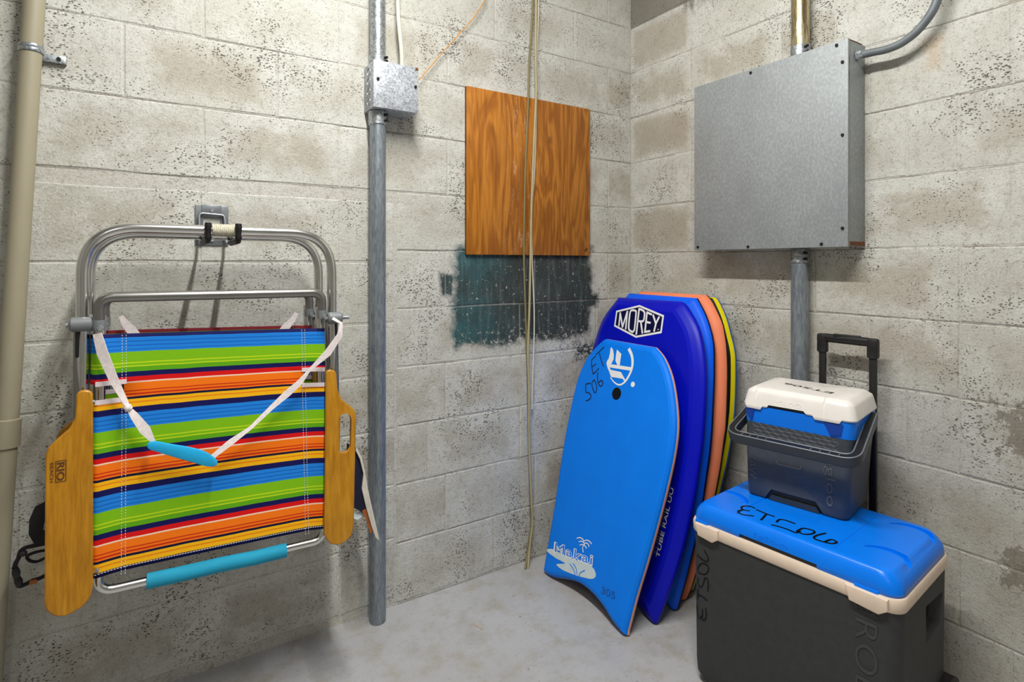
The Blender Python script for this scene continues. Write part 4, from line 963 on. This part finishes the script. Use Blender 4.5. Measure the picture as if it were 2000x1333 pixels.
for x0, x1 in ((-0.235, -0.165), (0.150, 0.235)):
    mk('latch', prisms([(x0, 0.4545), (x0 + 0.008, 0.421), (x1 - 0.018, 0.416), (x1, 0.430), (x1, 0.4545)], -0.184, -0.172, 0.003), M['cream'], t, smooth=30, label='cream latch bump')
lid = mk('lid', rloft([(0.4555, 0.506, 0.340, 0.034), (0.462, 0.512, 0.346, 0.036), (0.478, 0.508, 0.342, 0.036), (0.490, 0.494, 0.334, 0.034), (0.501, 0.474, 0.322, 0.032), (0.5045, 0.464, 0.314, 0.030), (0.505, 0.456, 0.306, 0.028)], 8), M['lidblue'], t, smooth=50, label='bright blue lid')
def arc(cx, cy, r, a0, a1, n, z=0.505): return [(cx + r * math.cos(math.radians(a0 + (a1 - a0) * i / n)), cy + r * math.sin(math.radians(a0 + (a1 - a0) * i / n)), z) for i in range(n + 1)]
n = 16
cut(lid, join(*[tube(arc(cx, cy, 0.055, a0, a1, n, 0.5055), [0.003 + 0.0065 * min(1, i / 5) for i in range(n + 1)], 10, sx=1.5) for cx, cy, a0, a1 in ((0.195, 0.080, 150, -14), (0.199, -0.102, 148, -8), (-0.205, -0.082, 150, 15), (-0.200, 0.085, 170, 20))],
    box(-0.110, 0.085, -0.2, -0.1660, 0.45, 0.4665), box(0.110, 0.1135, -0.145, 0.145, 0.5038, 0.51), box(-0.1335, -0.130, -0.145, 0.145, 0.5038, 0.51)))
mk('gap_shade', box(-0.109, 0.084, -0.1668, -0.160, 0.456, 0.4655), M['black'], t, label='black strip painting the shade in the gap under the lid')  # black strip stands in for the shade in the lid's front notch
for x0, x1 in ((-0.24, -0.20), (0.165, 0.215)):
    mk('lid_tab', box(x0, x1, -0.1755, -0.166, 0.447, 0.462), M['lidblue'], t, bevel=0.003)
def pf(x, z, h=0.0):
    dx = min(0.031, max(0.0, -0.224 - x)); yy = 0.0322 - math.sqrt(0.0322 ** 2 - dx ** 2)
    return Vector((max(x, -0.2555) - 0.0004 * (dx > 0), -(0.1707 + 0.0018 * (z - 0.06) / 0.38) - 0.0008 - h + yy, z))
pfr = lambda x, z, h=0.0: Vector((x, -(0.1707 + 0.0018 * (z - 0.06) / 0.38) - h, z))
relief('raised_lettering', textfit('ROLLER', (0.168, 0.392), (0.168, 0.075), 0.046, off=-0.012), pfr, 0.0016, M['emboss'], t)
relief('raised_lettering', textfit('ECOL', (0.168, 0.4035), (0.214, 0.4035), 0.013), pfr, 0.0014, M['emboss'], t)
zc = lambda P: P
mk5 = [[[-0.2351,0.3592],[-0.2192,0.353],[-0.2048,0.3531],[-0.2003,0.3629],[-0.2071,0.3746],[-0.2126,0.3805]],[[-0.2244,0.3382],[-0.2351,0.319],[-0.2268,0.3117],[-0.2103,0.3156],[-0.2003,0.3298],[-0.2016,0.342],[-0.2136,0.3445],[-0.2244,0.3382]],[[-0.2337,0.2939],[-0.2324,0.2777],[-0.2225,0.2745],[-0.2146,0.2907],[-0.2113,0.3038],[-0.2029,0.3055],[-0.2003,0.2869],[-0.2022,0.2726]],[[-0.2331,0.2639],[-0.2351,0.2343]],[[-0.2337,0.2488],[-0.2185,0.2494],[-0.2048,0.2453]],[[-0.2378,0.2162],[-0.2357,0.1942],[-0.2268,0.1844],[-0.2192,0.1993],[-0.2192,0.214]],[[-0.2192,0.1993],[-0.2192,0.1862],[-0.212,0.1877],[-0.2067,0.2025],[-0.2087,0.2219]]]
flat('marker_writing', [stroke2(k_(s), 0.0034) for s in mk5], pf, M['f4b'], t, 'black handwriting running up the front')
ml = [[[-0.1178,-0.0767],[-0.1353,-0.0785],[-0.1441,-0.0968],[-0.1328,-0.1122],[-0.1187,-0.1055]],[[-0.1328,-0.1122],[-0.1352,-0.1318],[-0.1199,-0.1411],[-0.0952,-0.127]],[[-0.108,-0.0834],[-0.0835,-0.0866],[-0.0593,-0.0864]],[[-0.0789,-0.0878],[-0.074,-0.113],[-0.0706,-0.1331]],[[-0.006,-0.0849],[-0.024,-0.0844],[-0.0392,-0.0886],[-0.0412,-0.1004],[-0.039,-0.1129]],[[-0.0385,-0.1383],[-0.0228,-0.1334],[0.0016,-0.1316],[0.0191,-0.1336],[0.0216,-0.1166]],[[0.0177,-0.1215],[0.02,-0.0945],[0.0393,-0.0875],[0.0474,-0.0942],[0.0456,-0.1116],[0.0339,-0.1261],[0.0163,-0.1231]],[[0.0666,-0.0786],[0.0581,-0.1083],[0.0601,-0.1272],[0.0765,-0.1293],[0.098,-0.1217],[0.1033,-0.1048],[0.0898,-0.1009],[0.0846,-0.123]]]
flat('marker_writing', [stroke2(k_(s), 0.0058) for s in ml], lambda x, y, h=0.0: Vector((x, y, 0.5056 + h)), M['f4b'], t, 'black handwriting on the lid')
relief('raised_lettering', textfit('igloo', (-0.072, 0.4735), (0.018, 0.4735), 0.0125), lambda x, z, h=0.0: Vector((x, -(0.1722 - (z - 0.462) * 0.12) - h, z)), 0.0012, M['lidblue'], t)
for s in (-1, 1):
    wx = s * 0.205
    wl = mk('wheel', tube([(wx - 0.024, 0.128, 0.078), (wx - 0.020, 0.128, 0.078), (wx + 0.020, 0.128, 0.078), (wx + 0.024, 0.128, 0.078)], [0.070, 0.078, 0.078, 0.070], 30), M['rubber'], t, smooth=30, label='black wheel')
    wl.location = (s * 0.046, 0.012, 0)
    mk('hub', cyl((wx + s * 0.022, 0.128, 0.078), (wx + s * 0.028, 0.128, 0.078), 0.03, 18), M['flex'], wl)
# telescopic handle behind
inv = MB_.inverted()
hA = inv @ Vector((-0.062, -0.895, 0)); hB = inv @ Vector((-0.062, -1.04, 0))
for q in (hA, hB):
    mk('handle_leg', box(q.x - 0.0095, q.x + 0.0095, q.y - 0.006, q.y + 0.006, 0.42, 0.94), M['black'], t, bevel=0.002)
    mk('handle_sleeve', box(q.x - 0.016, q.x + 0.016, 0.172, q.y + 0.012, 0.30, 0.425), M['black'], t, bevel=0.003)
gy = (hA.y + hB.y) / 2
slope = (hB.y - hA.y) / (hB.x - hA.x)
def G(x, dz, dy=0): return (x, hA.y + slope * (x - hA.x) + dy, dz)
gp = fillet([G(hA.x, 0.918), G(hA.x, 0.951), G(hB.x, 0.951), G(hB.x, 0.918)], 0.012, 6)
mk('handle_grip', tube(gp, 0.0135, 14, sx=1.0, sy=0.8), M['black'], t, label='black pull-out handle grip')
mk('grip_button', box(hA.x + 0.035, hB.x - 0.035, gy - 0.007, gy + 0.007, 0.955, 0.9665), M['black'], t, bevel=0.003)
for q in (hA, hB): mk('grip_corner', box(q.x - 0.0145, q.x + 0.0145, q.y - 0.012, q.y + 0.012, 0.905, 0.963), M['black'], t, bevel=0.006)

# ------------------------------------------------------------------ small cooler
MS_ = frame(-0.2195, -0.9345, 0.21, -0.978, 0.5062)
t = root('small_cooler', 'small grey cooler with a white lid sitting on the big cooler', 'cooler', mat=MS_)
cxs = 0.007
body = mk('body', rloft([(0.0, 0.252, 0.194, 0.016, 0, 0), (0.008, 0.264, 0.205, 0.02, 0, 0), (0.150, 0.276, 0.214, 0.02, 0.003, 0), (0.2165, 0.281, 0.219, 0.02, cxs, 0)]), M['cooler2'], t, smooth=30)
cut(body, loft([[(a, -0.14, b) for a, b in ((-0.092, -0.01), (-0.064, 0.036), (0.058, 0.036), (0.086, -0.01))], [(a, -0.088, b) for a, b in ((-0.086, -0.01), (-0.060, 0.030), (0.054, 0.030), (0.080, -0.01))]]))
mk('foot_sill', prism([(-0.070, 0.0), (-0.062, 0.014), (0.056, 0.014), (0.064, 0.0)], -0.100, -0.0885), M['handledark'], t)
mk('band', rloft([(0.2165, 0.2825, 0.2205, 0.021, cxs, 0), (0.2635, 0.2865, 0.2245, 0.022, cxs, 0)]), M['lidblue'], t, smooth=30, label='bright blue band under the lid')
for x0, x1 in ((-0.130, -0.104), (0.078, 0.124)):
    mk('wedge_shade', prism([(x0, 0.254), (x1, 0.254), (x1 - 0.006, 0.226), (x0 + 0.016, 0.222)], -0.1145, -0.1105), M['darkblue'], t, label='darker blue wedge painting the shading of a latch recess')  # recess shading painted as a dark blue wedge on the band
lid = mk('lid', rloft([(0.2635, 0.290, 0.229, 0.022, cxs, 0), (0.267, 0.293, 0.232, 0.023, cxs, 0), (0.300, 0.279, 0.217, 0.022, cxs, 0), (0.3055, 0.274, 0.212, 0.021, cxs, 0), (0.3145, 0.247, 0.190, 0.017, cxs, 0), (0.315, 0.244, 0.187, 0.017, cxs, 0)], 6), M['white'], t, smooth=26, label='off-white lid')
cut(lid, join(loft([[(a, -0.13, b) for a, b in ((-0.076, 0.255), (-0.064, 0.2725), (0.028, 0.2725), (0.045, 0.255))], [(a, -0.104, b) for a, b in ((-0.076, 0.255), (-0.064, 0.2725), (0.028, 0.2725), (0.045, 0.255))]]),
    *[tube([(x, -0.119, 0.262), (x, -0.1105, 0.298), (x, -0.094, 0.3155)], 0.0024, 8) for x in (-0.100, 0.078)],
    tube(arc(-0.012, -0.080, 0.036, 200, 340, 12, 0.3155), 0.0018, 6), tube([(-0.098, 0.085, 0.3155), (-0.098, -0.06, 0.3155)], 0.0014, 6), tube([(0.092, 0.075, 0.3155), (0.092, -0.075, 0.3155)], 0.0014, 6)))
mk('gap_shade', box(-0.066, 0.034, -0.1085, -0.100, 0.2637, 0.2715), M['black'], t, label='black strip painting the shade in the notch under the lid')  # shade of the lid notch put in as a black strip
for x0, x1 in ((-0.130, -0.080), (0.050, 0.122)):
    mk('lid_tab', prisms([(x0, 0.266), (x0 + 0.006, 0.2555), (x1 - 0.006, 0.2555), (x1, 0.266)], -0.1175, -0.112, 0.002), M['white'], t)
tt = [[0.082,-0.0199],[-0.0634,0.0221]]
flat('marker_writing', [textfit('ET506', tt[0], tt[1], 0.020, off=0.012)], lambda x, y, h=0.0: Vector((x, y, 0.3154 + h)), M['f4b'], t, 'black handwriting, upside down from the front')
relief('raised_lettering', textfit('IGLOO', (-0.045, 0.2785), (0.022, 0.2785), 0.010), lambda x, z, h=0.0: Vector((x, -(0.1140 - (z - 0.268) * 0.17) - h, z)), 0.0014, M['white'], t)
fs_ = lambda x, z, h=0.0: Vector((x, -(0.1027 + (z - 0.008) * 0.032) - h, z))
relief('raised_lettering', textfit('igloo', (0.083, 0.150), (0.083, 0.030), 0.022, off=-0.01), fs_, 0.0014, M['emboss2'], t)
relief('raised_lettering', textfit('AW', (-0.121, 0.105), (-0.121, 0.050), 0.020, off=-0.012), fs_, 0.0012, M['emboss2'], t)
mk('grip_ridge', tube(fillet([(-0.045, -0.1066, 0.118), (-0.042, -0.107, 0.109), (0.018, -0.107, 0.109), (0.021, -0.1066, 0.118)], 0.006, 4), 0.0022, 8), M['emboss2'], t)
hexes = []
for r in range(5):
    for c in range(9):
        cx = -0.098 + c * 0.0235 + (0.01175 if r % 2 else 0); cz = 0.2095 - r * 0.0105
        pts = [(cx + 0.0125 * math.cos(math.radians(a)), -(0.1027 + (cz - 0.008) * 0.032) - 0.0002, cz + 0.0062 * math.sin(math.radians(a))) for a in (0, 60, 120, 180, 240, 300)]
        hexes.append(tube(pts, 0.0007, 4, True))
mk('hexagon_texture', join(*hexes), M['emboss2'], t)
# swing handle hanging forward
bp = [(-0.1475, 0.055, 0.250), (-0.152, -0.02, 0.228), (-0.160, -0.158, 0.178), (0.164, -0.158, 0.178), (0.158, -0.02, 0.228), (0.1535, 0.055, 0.250)]
pth = fillet(bp, [0, 0, 0.035, 0.035, 0, 0], 8)
R_ = []
fr2 = frames(pth)
for i, (p, tg, a, b) in enumerate(fr2):
    up = Vector((0, -0.25, 1)); sd = tg.cross(up).normalized(); up = sd.cross(tg).normalized()
    R_.append([p + sd * x + up * z for x, z in ((-0.010, 0.011), (0.010, 0.011), (0.0115, 0.004), (0.0105, -0.014), (0.006, -0.018), (-0.006, -0.018), (-0.0105, -0.014), (-0.0115, 0.004))])
hn = mk('swing_handle', loft(R_), M['handledark'], t, smooth=40, label='dark slate swing handle')
ins = []
for i, (p, tg, a, b) in enumerate(fr2[1:-1]):
    up = Vector((0, -0.25, 1)); sd = tg.cross(up).normalized(); up = sd.cross(tg).normalized()
def rib_path(off):
    out = []
    for p, tg, a, b in fr2:
        up = Vector((0, -0.25, 1)); sd = tg.cross(up).normalized(); up = sd.cross(tg).normalized()
        out.append(p + sd * off + up * 0.0115)
    return out
mk('channel_shade', ribbon(rib_path(0.0), 0.0165, (0, -0.25, 1), 0.0006), M['black'], hn, label='black strip painting the shade of the open channel')  # flat black strip on the solid handle stands in for channel shade
for of in (-0.0095, 0.0095): mk('handle_rib', tube(rib_path(of), 0.0019, 6), M['flex'], hn)
for x in (-0.118, -0.096, -0.074, -0.052, 0.062, 0.084, 0.106, 0.128):
    mk('handle_rib', box(x - 0.0012, x + 0.0012, -0.167, -0.149, 0.1865, 0.1905), M['flex'], hn)
for s, x in ((-1, -0.1475), (1, 0.1535)):
    mk('pivot', cyl((x - s * 0.012, 0.055, 0.250), (x + s * 0.009, 0.055, 0.250), 0.012, 16), M['handledark'], t)
mk('pivot_pin', cyl((0.160, 0.045, 0.238), (0.166, 0.045, 0.238), 0.004, 10), M['lidblue'], t)
